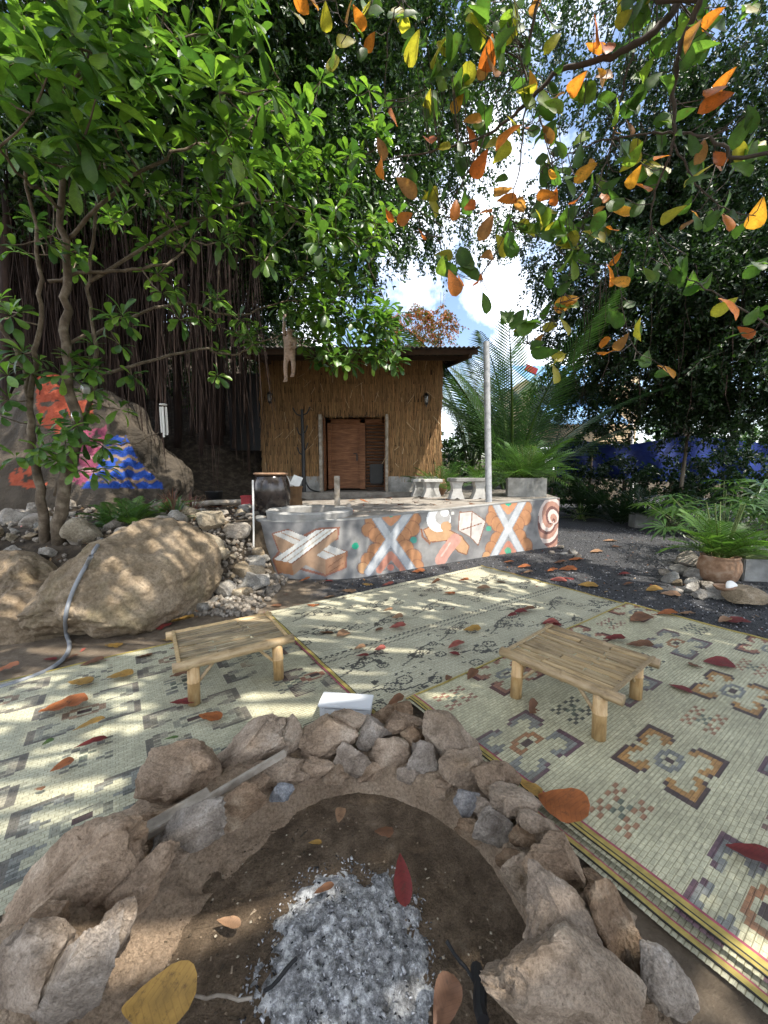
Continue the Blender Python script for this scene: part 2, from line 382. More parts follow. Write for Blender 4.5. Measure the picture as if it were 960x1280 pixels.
bs.inputs['Transmission Weight'].default_value = .35; bs.inputs['IOR'].default_value = 1.15
bump(t, bs, noi(t, 60, 3, .6, wpos(t)), .15, .003); MAT['plastic'] = m
m, t, bs = newmat('wood_ash'); v = wpos(t)
c = ramp(t, noi(t, 20, 8, .78, v), [(.32, (.03, .03, .03)), (.42, (.17, .17, .17)), (.51, (.36, .36, .36)), (.60, (.76, .76, .75))])
t.links.new(c, bs.inputs['Base Color']); bs.inputs['Roughness'].default_value = .95
bump(t, bs, noi(t, 110, 6, .7, v), 1.0, .012); MAT['ash'] = m
MAT['ashchip'] = M_attr('ash_chips', .95, .3, 60, .4, 200)

# ------------------------------------------------------------------ ground with a hole for the pit
PC = Vector((-.17, 1.05, 0))
rr = np.concatenate([[.9, 1.0, 1.15], np.geomspace(1.35, 90, 34)]); na = 96
th = np.linspace(0, 2 * np.pi, na, endpoint=False)
V = np.array([[PC.x + r_ * math.cos(a), PC.y + r_ * math.sin(a), 0] for r_ in rr for a in th])
Fq = np.array([[i * na + k, i * na + (k + 1) % na, (i + 1) * na + (k + 1) % na, (i + 1) * na + k] for i in range(len(rr) - 1) for k in range(na)])
link('ground', mesh_np('ground', V, Fq), mat=MAT['ground'], kind='structure')

def bankz(x, y):
    yf = 3.15 + 1.0 * sm((x + 2.9) / 1.3)
    f = sm((y - yf) / 1.5) * sm((-1.30 - x) / .75)
    if y > 5.3: f = max(f, sm((-1.3 - x) / .5))
    z = -.06 + .82 * f
    z += .55 * sm((-x - 3.2) / 2.2) * sm((y - 5.5) / 3)
    z += 1.1 * max(0, y - 8.6) * .55 * sm((-x - 2.4) / 1.2) * sm((y - 8.4) / 2)
    z += .07 * noise.noise(Vector((x * 1.3, y * 1.3, 0))) * f
    return z
xs = np.linspace(-20, -1.05, 110); ys = np.linspace(2.6, 20, 96)
V = np.array([[x, y, bankz(x, y)] for y in ys for x in xs]); nx = len(xs)
Fq = np.array([[j * nx + i, j * nx + i + 1, (j + 1) * nx + i + 1, (j + 1) * nx + i] for j in range(len(ys) - 1) for i in range(nx - 1)])
link('bank', mesh_np('bank', V, Fq, smooth=True), mat=MAT['earth'], kind='structure')
# hill behind everything
xs = np.linspace(-60, 60, 90); ys = np.linspace(16, 50, 30)
V = np.array([[x, y, -.3 + (y - 16) * .28 * sm((12 - x) / 18) + 1.2 * sm((y - 17) / 6) + 1.2 * noise.noise(Vector((x * .15, y * .15, 3)))] for y in ys for x in xs]); nx = len(xs)
Fq = np.array([[j * nx + i, j * nx + i + 1, (j + 1) * nx + i + 1, (j + 1) * nx + i] for j in range(len(ys) - 1) for i in range(nx - 1)])
link('hill', mesh_np('hill', V, Fq, smooth=True), mat=MAT['hill'], kind='structure')

# ------------------------------------------------------------------ rocks
def rock_arrays(seed, sub=3, cuts=9, amp=.16, fine=.05):
    rg = random.Random(seed)
    bm = bmesh.new(); bmesh.ops.create_icosphere(bm, subdivisions=sub, radius=1)
    planes = []
    for _ in range(cuts):
        n = Vector((rg.gauss(0, 1), rg.gauss(0, 1), rg.gauss(0, 1))).normalized(); planes.append((n, rg.uniform(.48, .82)))
    off = Vector((rg.uniform(0, 99), rg.uniform(0, 99), rg.uniform(0, 99)))
    for v in bm.verts:
        p = v.co.copy()
        for n, k in planes:
            d = p.dot(n) - k
            if d > 0: p -= n * d
        q = v.co
        p += q * (amp * noise.noise(q * 1.4 + off) + fine * noise.noise(q * 3.6 + off) + fine * .6 * noise.noise(q * 8 + off) + fine * .35 * noise.noise(q * 19 + off))
        v.co = p
    V = np.array([v.co for v in bm.verts]); bm.verts.index_update()
    Fa = np.array([[v.index for v in f.verts] for f in bm.faces]); bm.free()
    lo, hi = V.min(0), V.max(0); V = (V - (lo + hi) / 2) / (hi - lo)
    return V, Fa
def rock_mesh(seed, **k):
    V, Fa = rock_arrays(seed, **k)
    me = mesh_np('rock', V, Fa, smooth=True); me.set_sharp_from_angle(angle=R(24))
    return me
def view_frame(P, roll):
    f = (P - cam.location).normalized(); r_ = f.cross(Vector((0, 0, 1))).normalized(); u = r_.cross(f)
    c, s = math.cos(roll), math.sin(roll)
    return Matrix(((r_ * c + u * s), (u * c - r_ * s), -f)).transposed()

# ------------------------------------------------------------------ fire pit
pit = empty('fire_pit', (PC.x, PC.y, 0), label='round fire pit ringed by rough stones set in earth mortar, ash inside', cat='fire pit')
def pit_prof(r_, a):
    left = sm(-math.cos(a) * 1.2 + .1)               # left bank is a broad smooth slope
    near = sm(-math.sin(a) * 1.3)
    inner = .675 - .12 * left
    if r_ < inner: z = -.125 + .03 * (r_ / inner) ** 6
    else:
        x = (r_ - inner) / ((.83 + .04 * left) - inner)
        z = -.105 + (.135 + .035 * left) * sm(min(1, x * (3.2 - 2.2 * left))) ** (.6 + .3 * left) + .02 * min(1, x)
        if r_ > .80: z -= (r_ - .80) * .30
    return z
def rel(x, y, lump): 
    q = Vector((x, y, 0)); return .020 * lump * noise.noise(q * 6) + .009 * lump * noise.noise(q * 17) + .007 * noise.noise(q * 30) + .004 * noise.noise(q * 60)
NA = 230
def polar(r0, r1, NR, fz):
    V = []
    for r_ in np.linspace(r0, r1, NR):
        for k in range(NA):
            a = 2 * math.pi * k / NA; wob = 1 + .05 * noise.noise(Vector((math.cos(a) * 2, math.sin(a) * 2, 5))); x, y = r_ * math.cos(a), r_ * math.sin(a)
            V.append((x, y, fz(r_ / wob, a, x, y)))
    return np.array(V), np.array([[i * NA + k, i * NA + (k + 1) % NA, (i + 1) * NA + (k + 1) % NA, (i + 1) * NA + k] for i in range(NR - 1) for k in range(NA)])
def rim_z(r_, a, x, y):
    left = sm(-math.cos(a) * 1.2 + .1); inner = .675 - .12 * left
    z = pit_prof(max(r_, inner), a) - max(0, inner - r_) * (1.6 - 1.0 * left)
    q = Vector((x, y, 2)); e = sm(1 - abs(r_ - inner - .03) / .12)
    return z + rel(x, y, 1) + e * (.016 * noise.noise(q * 6) + .016 * noise.noise(q * 13) + .008 * noise.noise(q * 34))
link('mortar_rim', mesh_np('mortar_rim', *polar(.38, 1.14, 66, rim_z), smooth=True), pit, MAT['mortar'])
link('pit_floor', mesh_np('pit_floor', *polar(.001, .80, 64, lambda r_, a, x, y: -.125 +   .03 * (r_ / .66) ** 4 + rel(x, y, .45)), smooth=True), pit, MAT['soil'])

# px, py, width px, height px, roll deg, z of centre, material, depth ratio
STONES = [
 (223, 972, 94, 80, 2, .10, 'stone', 1), (307, 937, 112, 48, 33, .09, 'stone', .9), (362, 925, 40, 66, -14, .10, 'stone', .9),
 (411, 922, 72, 56, -4, .10, 'stone', 1), (436, 902, 44, 28, 0, .16, 'stone', 1), (468, 914, 46, 36, 5, .12, 'stone2', 1),
 (503, 907, 54, 30, -8, .11, 'stone', 1), (517, 919, 34, 20, -12, .12, 'stone4', 1), (345, 965, 92, 34, 14, .05, 'stone', .9),
 (297, 1006, 84, 42, 34, .08, 'stone4', .7), (352, 990, 32, 22, 8, .04, 'stone3', .8), (393, 962, 50, 34, 4, .04, 'stone', .8),
 (441, 952, 50, 46, -6, .05, 'stone2', .8), (488, 946, 56, 52, -4, .05, 'stone', .7), (532, 950, 46, 48, -20, .06, 'stone2', .8),
 (566, 930, 96, 50, -42, .10, 'stone', .9), (576, 963, 58, 54, -14, .10, 'stone', 1), (616, 972, 62, 50, -24, .12, 'stone', 1),
 (642, 1007, 62, 42, -12, .10, 'stone', 1), (582, 1004, 34, 32, -10, .08, 'stone3', .8), (668, 1034, 66, 40, -30, .07, 'stone', .9),
 (652, 1046, 32, 26, 10, .08, 'stone4', 1), (692, 1076, 78, 60, -25, .11, 'stone', 1), (703, 1152, 104, 104, -16, .12, 'stone2', .9),
 (768, 1166, 56, 138, 24, .06, 'stone4', .9), (708, 1240, 216, 128, -22, .16, 'stone', .8), (832, 1230, 58, 92, 28, .07, 'stone2', 1),
 (796, 1262, 50, 44, -10, .03, 'stone4', 1), (742, 1105, 40, 30, -40, .04, 'stone4', 1),
 (96, 1092, 210, 92, 42, .10, 'stone', .6), (137, 1070, 44, 42, -10, .17, 'stone3', 1), (232, 1040, 128, 52, 32, .12, 'stone2', .6),
 (28, 1222, 100, 130, -20, .07, 'stone2', .8), (96, 1232, 74, 190, -35, .10, 'stone2', .4), (168, 1108, 150, 60, 52, .09, 'stone', .45),
 (186, 1030, 46, 30, 30, .04, 'stone4', .8), (262, 968, 40, 30, 20, .03, 'stone4', .8), (480, 893, 30, 22, 0, .05, 'stone4', .9),
 (500, 890, 34, 24, 20, .04, 'stone4', .9), (205, 1075, 60, 34, 40, .07, 'stone', .7), (258, 1040, 44, 26, 30, .06, 'stone2', .7), (60, 1150, 60, 40, 30, .09, 'stone4', .8), (140, 1165, 90, 40, 55, .06, 'stone2', .5), (320, 985, 40, 24, 25, .05, 'stone', .8), (420, 968, 36, 24, 0, .02, 'stone4', .8), (465, 966, 36, 26, 5, .01, 'stone', .8), (512, 968, 34, 24, -10, .02, 'stone2', .8), (555, 988, 34, 26, -30, .03, 'stone', .8), (610, 1015, 40, 30, -30, .06, 'stone2', .8), (640, 1075, 40, 34, -50, .05, 'stone4', .7), (620, 1040, 60, 44, -38, .05, 'stone2', .6), (655, 1100, 60, 50, -60, .04, 'stone', .6), (590, 1040, 40, 30, -30, .03, 'stone4', .6),
]
CAMR = cam.rotation_euler.to_matrix()
for i, (px, py, wpx, hpx, roll, z, mt_, dr) in enumerate(STONES):
    P = G(px, py, z); k = float(proj(P)[2]) / F
    o = link('stone', rock_mesh(100 + i, sub=5 if wpx * hpx > 1500 else 4, cuts=14, amp=.14, fine=.07), pit, MAT[mt_])
    Wx, Hx = wpx * k * 1.03, hpx * k * 1.03
    o.matrix_local = Matrix.Translation(P - PC) @ (CAMR @ Matrix.Rotation(R(roll), 3, 'Z') @ Matrix.Diagonal((Wx, Hx, (Wx * Hx) ** .5 * dr * .8))).to_4x4()

# ------------------------------------------------------------------ ash
na_ = 70; V = []; idx = {}; Fq = []
ac = G(432, 1195, -.09)
def ash_r(a): return 1 + .16 * noise.noise(Vector((math.cos(a) * 2, math.sin(a) * 2, 8))) + .09 * noise.noise(Vector((math.cos(a) * 6, math.sin(a) * 6, 2)))
nrr = 46
for i in range(nrr):
    for k in range(120):
        a = 2 * math.pi * k / 120; f = (i + .01) / (nrr - 1)
        x, y = f * .33 * ash_r(a) * math.cos(a), f * .35 * ash_r(a) * math.sin(a); q = Vector((x, y, 1))
        z = .050 * (1 - f ** 2) - .022 + .012 * noise.noise(q * 26) + .008 * noise.noise(q * 60) + (1 - f) ** .3 * (.016 * noise.noise(q * 18) + .013 * noise.noise(q * 42) + .008 * noise.noise(q * 90))
        V.append((ac.x + x, ac.y + y, -.118 + z))
Fq = np.array([[i * 120 + k, i * 120 + (k + 1) % 120, (i + 1) * 120 + (k + 1) % 120, (i + 1) * 120 + k] for i in range(nrr - 1) for k in range(120)])
link('ash', mesh_np('ash', np.array(V), Fq), mat=MAT['ash'], kind='stuff', label='grey and white wood ash heaped in the fire pit')
# flakes of ash and charcoal
V = []; Fc = []; C = []
for i in range(1500):
    a = rnd.uniform(0, 6.283); f = math.sqrt(rnd.random()) * 1.0; s = rnd.uniform(.002, .007) * (1.8 if rnd.random() < .08 else 1)
    x, y = f * .33 * ash_r(a) * math.cos(a), f * .35 * ash_r(a) * math.sin(a); q = Vector((x, y, 1))
    z = max(-.118 + .05 * (1 - f ** 2) - .022, -.124) + max(0, (1 - f)) ** .3 * (.016 * noise.noise(q * 18) + .013 * noise.noise(q * 42)) + .002
    b = len(V); M_ = Matrix.Rotation(rnd.uniform(0, 6.28), 3, 'Z') @ Matrix.Rotation(rnd.gauss(0, .7), 3, 'X') @ Matrix.Rotation(rnd.gauss(0, .5), 3, 'Y')
    for vx, vy, vz in ((-1, -.5, 0), (1, -.6, .1), (.8, .6, 0), (-.9, .5, .1), (0, 0, .6)):
        p = M_ @ Vector((vx * s, vy * s * .8, vz * s)); V.append((ac.x + x + p.x, ac.y + y + p.y, z + p.z))
    for fq in ((0, 1, 4), (1, 2, 4), (2, 3, 4), (3, 0, 4), (0, 3, 2), (0, 2, 1)):
        Fc.append([b + j for j in fq])
    g = rnd.choice([.03, .12, .2, .28, .34, .42, .5, .6]); C += [(g, g * 1.01, g * 1.04)] * 5
link('ash_flakes', mesh_np('ash_flakes', np.array(V), np.array(Fc), np.array(C)), mat=MAT['ashchip'], kind='stuff', label='loose ash flakes and charcoal crumbs on the ash heap')
# soil crumbs and straw bits on the pit floor
V = []; Fc = []; C = []
for i in range(900):
    a = rnd.uniform(0, 6.283); f = math.sqrt(rnd.random()) * .60; s = rnd.uniform(.0015, .0045); L = s * (rnd.uniform(2, 5) if rnd.random() < .10 else 1)
    x, y = PC.x + f * math.cos(a), PC.y + f * math.sin(a); z = pit_prof(f, a) + .004
    b = len(V); M_ = Matrix.Rotation(rnd.uniform(0, 6.28), 3, 'Z')
    for vx, vy, vz in ((-L, -s, 0), (L, -s, 0), (L, s, 0), (-L, s, 0), (0, 0, s)):
        p = M_ @ Vector((vx, vy, vz)); V.append((x + p.x, y + p.y, z + p.z))
    for fq in ((0, 1, 4), (1, 2, 4), (2, 3, 4), (3, 0, 4)): Fc.append([b + j for j in fq])
    c = rnd.choice([(.10, .07, .045), (.2, .15, .1), (.27, .21, .15), (.38, .33, .25), (.06, .045, .03)]); C += [c] * 5
link('soil_crumbs', mesh_np('soil_crumbs', np.array(V), np.array(Fc), np.array(C)), mat=MAT['ashchip'], kind='stuff', label='earth crumbs and straw bits on the pit floor')
# charred sticks by the right-hand rim
for k, (a, b, r_, lab) in enumerate([((596, 1208, -.06), (602, 1278, -.04), .020, 'charred black branch stub leaning against the largest pit stone'),
                                ((560, 1180, -.085), (600, 1235, -.085), .006, 'thin burnt stick lying at the edge of the ash'),
                                ((330, 1240, -.08), (372, 1195, -.07), .006, 'short burnt twig poking out of the ash heap'),
                                ((245, 1243, -.085), (315, 1250, -.085), .005, 'pale dry twig beside the big yellow leaf in the pit')]):
    p, q = G(*a), G(*b); d = (q - p)
    pts = [p + d * t_ + Vector((rnd.gauss(0, .003), rnd.gauss(0, .003), rnd.gauss(0, .003))) for t_ in np.linspace(0, 1, 6)]
    MB().tube(pts, [r_ * rnd.uniform(.8, 1.15) for _ in pts], 8).build('charred_stick' if k < 3 else 'dry_twig', MAT['black'] if k < 3 else MAT['woodgrey'], label=lab, cat='stick')
# plank wedged into the ring
p, q = G(166, 1046, .115), G(352, 937, .135); d = q - p
pl = empty('plank', p, label='old grey split plank wedged among the pit stones', cat='plank')
for k, (off, wd, hh) in enumerate([(0, .055, .018), (.038, .022, .03)]):
    mb = MB(); M_ = Matrix.Rotation(math.atan2(d.y, d.x), 3, 'Z') @ Matrix.Rotation(-math.atan2(d.z, math.hypot(d.x, d.y)), 3, 'Y')
    L = d.length * (.45 if k == 0 else 1.0)
    mb.box(M_ @ Vector((L / 2, -off, .006 * k)), (L, wd, hh), M_, .003)
    mb.build('split_board', MAT['woodgrey'], pl)

# ------------------------------------------------------------------ woven mats
MO = Vector((.14, 2.31, 0)); MANG = R(35)
def wrinkle(u, v, seed):
    return .006 * (1 + noise.noise(Vector((u * 1.6, v * 4.5, seed)))) + .004 * (1 + noise.noise(Vector((u * 5, v * 5, seed + 9))))
def make_mat(name, u0, u1, v0, v1, du, dv, z, paint, seed, label, trims):
    nu, nv = int(round((u1 - u0) / du)), int(round((v1 - v0) / dv))
    U = np.linspace(u0, u1, nu + 1); W = np.linspace(v0, v1, nv + 1)
    # every reed rib dips a little at its joint: three rows of vertices to a rib
    Wf = np.repeat(W, 2)[1:-1]; Wf = np.stack([W[:-1], (W[:-1] + W[1:]) / 2], 1).ravel(); Wf = np.append(Wf, W[-1])
    V = np.empty((len(Wf), len(U), 3)); nrow = len(Wf)
    for j, vv in enumerate(Wf):
        for i, uu in enumerate(U):
            V[j, i] = (uu, -vv, z + wrinkle(uu, vv, seed) + (.0022 if j % 2 else 0))
    q = len(U)
    base = (np.arange(nrow - 1)[:, None] * q + np.arange(nu)[None]).ravel()
    Fq = np.stack([base + q, base + q + 1, base + 1, base], 1)
    C = np.empty((nrow - 1, nu, 3))
    for j in range(nrow - 1):
        for i in range(nu):
            C[j, i] = paint((U[i] + U[i + 1]) / 2, (W[j // 2] + W[j // 2 + 1]) / 2, i, j // 2)
    me = mesh_np(name, V.reshape(-1, 3), Fq, C.reshape(-1, 3), domain='FACE', smooth=False)
    root = empty(name, MO, MANG, label=label, cat='mat')
    link('weave', me, root, MAT['weave'])
    for (a, b, wd, mats) in trims:     # bands along an edge, from a to b in (u,v), each a folded cloth strip
        a, b = Vector(a), Vector(b); d = (b - a); L = d.length; d /= L; nrm = Vector((-d.y, d.x))
        offs = 0
        for wk, mt_ in mats:
            n = 40; vs = []; fs = []
            for i in range(n + 1):
                p = a + d * L * i / n
                for s_ in (0, 1):
                    qv = p + nrm * (offs + wk * s_)
                    vs.append((qv.x, -qv.y, z + wrinkle(qv.x, qv.y, seed) + .0055))
            for i in range(n): fs.append((2 * i, 2 * i + 1, 2 * i + 3, 2 * i + 2))
            mb = MB(); mb.add(vs, fs); o = mb.build('trim', MAT[mt_], root)
            md = o.modifiers.new('thick', 'SOLIDIFY'); md.thickness = .004; md.offset = 0
            offs += wk
    return root
rm = random.Random(3)
def reed(base, var=.16):
    k = 1 + rm.uniform(-var, var); g = rm.uniform(-.02, .02)
    return (base[0] * k + g * .3, base[1] * k + g * .2, base[2] * k)
CREAM = (.46, .44, .325); DK = (.075, .05, .05); ORG = (.36, .20, .075); BLU = (.20, .205, .205); RED = (.28, .13, .09); GRY = (.23, .235, .215)
PURP = (.12, .07, .09)
FLW = ['K.B....', '.BB....', 'BB..OD.', '...OOOD', '....OOD', '.....OD', '.....OD', '.O...OD', '.OO.OOD', '.DOOOOD', '..DDDDD']
def flower(fu, fv, i, j, fill, edge, core):
    a, b = int(abs(fu) * 6.999), int(abs(fv) * 10.999)
    if a > 6 or b > 10: return None
    return {'K': DK, 'B': core, 'O': fill, 'D': edge, '.': None}[FLW[b][a]]
CKS = {(cx_ + q, cy_ + q2) for cx_, cy_ in ((0, 0), (2, 3), (-2, 3), (2, -3), (-2, -3)) for q, q2 in ((0, 0), (1, 1), (-1, 1), (1, -1), (-1, -1)) if abs(cy_ + q2) < 5}
def lattice(u, v, i, j, rows, su=.25, sv=.178, cellu=.036, cellv=.018):
    for (vc, uoff, fill, edge, core, ck, ckoff) in rows:
        if abs(v - vc) <= sv:
            k = round((u - uoff) / 1.04); fu = (u - uoff - k * 1.04) / su
            c = flower(fu, (v - vc) / sv, i, j, fill, edge, core)
            if c: return c
            k = round((u - ckoff) / 1.04); cu = round((u - ckoff - k * 1.04) / cellu); cv = round((v - vc) / cellv)
            if (cu, cv) in CKS: return ck if abs(cv) >= 2 else (.14, .16, .13)
    return None
rowsB = [(.17, .80, RED, (.09, .03, .03), BLU, (.26, .13, .10), .26), (.68, .30, BLU, PURP, (.30, .15, .08), (.10, .10, .09), .78),
         (1.17, .77, ORG, DK, BLU, (.30, .16, .10), .26), (1.62, .25, BLU, PURP, (.30, .15, .08), (.2, .12, .1), .78)]
def paintB(u, v, i, j):
    r_ = list(rowsB)
    c = lattice(u, v, i, j, r_)
    if c == ORG and u > 2.4: c = RED
    if c is None: c = CREAM
    return reed(c)
EC = (.13, .12, .11)
rowsC = [(-1.50, -2.16, (.27, .25, .21), EC, (.28, .2, .15), (.2, .19, .17), -1.64), (-1.06, -1.67, (.26, .26, .225), EC, (.30, .2, .14), (.2, .2, .18), -1.15),
         (-.60, -1.12, (.30, .28, .235), EC, (.26, .26, .22), (.18, .18, .16), -1.64), (-.15, -1.64, (.22, .225, .215), EC, (.26, .26, .22), (.2, .2, .18), -1.12)]
def paintC(u, v, i, j):
    c = lattice(u, v, i, j, rowsC, .27, .20, .03, .022)
    if c is None: c = (.45, .44, .345)
    elif c is not EC and i % 2 == 0 and rm.random() < .5: c = tuple(x * .55 for x in c)
    return reed(c, .11)
def paintE(u, v, i, j):
    c = lattice(u, v, i, j, [(-.62, -.35, (.24, .20, .17), DK, RED, (.13, .13, .12), -.5), (-1.2, -.2, GRY, DK, RED, (.12, .12, .11), -.6)], .2, .17)
    return reed(c or (.43, .415, .32), .11)
# floral lines of mat A: spirals of small hexagons and stems, drawn on a fine raster
rasA = {}
INK = (.07, .068, .062)
def disc(u, v, r_, hollow=True):
    for a in np.linspace(0, 2 * np.pi, 40, endpoint=False): rasA[(int(round((u + r_ * math.cos(a)) / .0125)), int(round((v + r_ * .8 * math.sin(a)) / .0125)))] = 1
    for du_, dv_ in ((-.3, 0), (.3, 0), (0, -.28), (0, .28)): rasA[(int(round((u + r_ * du_ * 1.4) / .0125)), int(round((v + r_ * dv_ * 1.3) / .0125)))] = 1
def strokeA(pts):
    for (a, b), (c, d) in zip(pts, pts[1:]):
        for t_ in np.linspace(0, 1, 30): rasA[(int(round((a + (c - a) * t_) / .0125)), int(round((b + (d - b) * t_) / .0125)))] = 1
def sprig(u, v, fl, big):
    s = -1 if fl else 1; k = 1.25 if big else 1
    for du_, dv_, r_ in ((0, 0, .05), (.10, -.02, .045), (-.16 * s, .10, .042), (.24, .08 * s, .04)): disc(u + du_ * k, v + dv_ * k, r_ * k)
    strokeA([(u - .2 * k, v - .07 * s), (u - .08, v - .03 * s), (u + .06, v + .07 * s), (u + .2 * k, v + .1 * s), (u + .3 * k, v + .03 * s)])
    for q in range(16):
        a, b = u + rm.uniform(-.22, .3) * k, v + rm.uniform(-.11, .12) * k
        strokeA([(a, b), (a + rm.uniform(-.03, .035), b + rm.uniform(-.025, .025))])
    for q in range(3):
        a, b = u + rm.uniform(-.15, .2) * k, v + rm.uniform(-.1, .1) * k
        for w_ in (-.012, .0, .012): strokeA([(a - .02, b + w_), (a + .02, b + w_ * .4)])
for (u, v, fl, big) in [(.02, -.17, 0, 1), (.45, -.42, 1, 0), (-.02, -.55, 1, 0), (.95, -.2, 0, 1), (1.45, -.42, 1, 0), (1.9, -.18, 0, 1), (2.4, -.45, 1, 0), (2.75, -.2, 0, 0), (.98, -.58, 1, 0), (1.95, -.6, 0, 0),
                        (0, -1.25, 0, 1), (.1, -1.7, 1, 0), (.55, -1.1, 1, 0), (.75, -1.55, 0, 1), (1.2, -1.15, 1, 1), (1.6, -1.6, 0, 0), (2.0, -1.15, 0, 1), (2.5, -1.5, 1, 1), (2.8, -1.1, 0, 0)]:
    sprig(u, v, fl, big)
def paintA(u, v, i, j):
    k = (int(round(u / .0125)), int(round(v / .0125)))
    c = (.47, .45, .36)
    if k in rasA: c = INK
    for vv in (-.73, -.80, -1.93):
        if abs(v - vv) < .014 and (int(u / .025) + (1 if v > vv else 0)) % 2 == 0: c = INK
    return reed(c, .10)
Y = [(.010, 'trimred'), (.022, 'trim'), (.006, 'trimblack'), (.013, 'trim'), (.004, 'trimblack')]
make_mat('woven_mat', -3.3, -.24, -1.80, .16, .036, .018, .004, paintC, 1, 'pale green woven mat with grey block motifs beside the big boulder', [((-3.3, -1.80), (-.24, -1.80), 0, [(.012, 'trim')])])
make_mat('woven_mat', -.74, .12, -1.45, .02, .036, .018, .007, paintE, 2, 'narrow woven mat end showing under the yellow trimmed floral mat', [])
make_mat('woven_mat', -.26, 3.06, -2.02, .03, .0125, .0125, .012, paintA, 3, 'cream woven mat with thin black floral sprigs', [((-.22, -2.02), (-.22, .03), 0, [(.006, 'trimblack'), (.026, 'trim'), (.005, 'trimblack'), (.008, 'trimred')]), ((3.06, -2.02), (3.06, 0), 0, [(.025, 'trim')])])
make_mat('woven_mat', .0, 3.08, -.02, 1.86, .036, .018, .021, paintB, 4, 'woven mat with stepped orange, red and blue flower motifs', [((.07, .0), (.07, 1.86), 0, Y), ((3.08, -.02), (3.08, 1.86), 0, [(.03, 'trim')]), ((.0, .0), (3.08, .0), 0, [(.012, 'trim')])])
make_mat('woven_mat', -.07, 1.2, .9, 2.4, .036, .018, .002, paintE, 5, 'lower mat edge with a yellow band peeping out by the white oval stone', [((-.02, .9), (-.02, 2.4), 0, [(.006, 'trimred'), (.02, 'trim'), (.005, 'trimblack')])])

# ------------------------------------------------------------------ boulders, hose, rubble
BV = []
def boulder(name, px, py, depth, wpx, hpx, thick, roll, seed, label, matn='boulder', sub=7, cuts=9, amp=.2, rz=0):
    P = A(px, py, depth); k = depth / F
    V, Fa = rock_arrays(seed, sub=sub, cuts=cuts, amp=amp, fine=.06)
    M_ = Matrix.Rotation(rz, 3, 'Z') @ Matrix.Rotation(R(roll), 3, 'Y') @ Matrix.Diagonal((wpx * k, thick, hpx * k))
    V = np.array([M_ @ Vector(v) for v in V])
    o = link(name, mesh_np(name, V, Fa, smooth=True), mat=MAT[matn], loc=P, label=label, cat='boulder')
    BV.append(BVHTree.FromPolygons([tuple(Vector(v) + P) for v in V], [tuple(f) for f in Fa]))
    return o
boulder('boulder', 168, 748, 4.0, 212, 200, 1.9, -8, 21, 'large mossy brown boulder between the mat and the bank', cuts=10, amp=.24)
boulder('boulder', 20, 780, 3.75, 250, 180, 1.7, 14, 34, 'broad dark sloping boulder under the grey hose', cuts=7)
boulder('boulder', 252, 688, 4.75, 64, 50, .6, 10, 45, 'tan sunlit boulder on the right shoulder of the large mossy one', 'rubble2', 4)
def on_boulders(px, py, lift):
    d = ray(px, py).normalized(); best = None
    for b in BV:
        h = b.ray_cast(cam.location, d)
        if h[0] is not None and (best is None or h[3] < best[1]): best = (h[0] - d * lift, h[3])
    g = G(px, py, lift)
    if best is None or (g - cam.location).length < best[1]: return g
    return best[0]
hp = [(136, 662), (122, 682), (108, 706), (96, 728), (87, 750), (82, 772), (83, 792), (87, 806), (82, 820), (66, 834), (40, 846), (0, 859), (-60, 872)]
hpts = smoothpath([on_boulders(x, y, .017) for x, y in hp], 5)
MB().tube(hpts, .016, 10).build('garden_hose', MAT['hose'], smooth=True, label='grey garden hose running down over the boulders', cat='hose')

RM = [(rock_mesh(500 + i, sub=3, cuts=9, amp=.15), rock_mesh(500 + i, sub=3, cuts=9, amp=.15)) for i in range(10)]
for a, b in RM: a.materials.append(MAT['rubble']); b.materials.append(MAT['rubble2'])
placed = []
def put_rock(x, y, z, s, label, group, tan=False, flat=.7, name='rock'):
    me = rnd.choice(RM)[1 if tan else 0]
    o = link(name, me, loc=(x, y, z), label=label, cat='rock', group=group)
    o.scale = (s * rnd.uniform(.85, 1.25), s * rnd.uniform(.8, 1.1), s * flat * rnd.uniform(.8, 1.2)); o.rotation_euler = (rnd.gauss(0, .25), rnd.gauss(0, .25), rnd.uniform(0, 6.28))
    return o
def scatter_rocks(n, box, smin, smax, label, group, sep=.75, tanp=.35):
    x0, x1, y0, y1 = box; tries = 0; c = 0
    while c < n and tries < n * 40:
        tries += 1; x, y = rnd.uniform(x0, x1), rnd.uniform(y0, y1); s = smin + (smax - smin) * rnd.random() ** 2
        if any((x - a) ** 2 + (y - b) ** 2 < ((s + r_) * .5 * sep) ** 2 for a, b, r_ in placed): continue
        z = bankz(x, y)
        if z < .0 and y < 3.6: continue
        placed.append((x, y, s)); c += 1
        tn = rnd.random() < tanp; put_rock(x, y, z + s * .22, s, label.replace('COLOUR', 'tan' if tn else 'grey'), ('tan ' if tn else 'grey ') + group, tn)
scatter_rocks(10, (-2.5, -1.45, 4.35, 5.2), .24, .40, 'big rough COLOUR rubble block in the pile against the mural wall', 'big rubble blocks by the mural wall', tanp=.5)
scatter_rocks(55, (-2.5, -1.3, 3.9, 5.25), .09, .2, 'fist-sized COLOUR stone in the pile between large boulder and mural wall', 'small rubble by the mural wall', tanp=.2)
scatter_rocks(12, (-5.6, -2.6, 4.3, 5.6), .26, .42, 'large angular COLOUR rock on the bank near the twin-stemmed tree', 'large bank rocks')
scatter_rocks(95, (-6.5, -1.9, 4.1, 6.6), .10, .25, 'small loose COLOUR stone strewn over the bank below the painted rock', 'small bank stones')
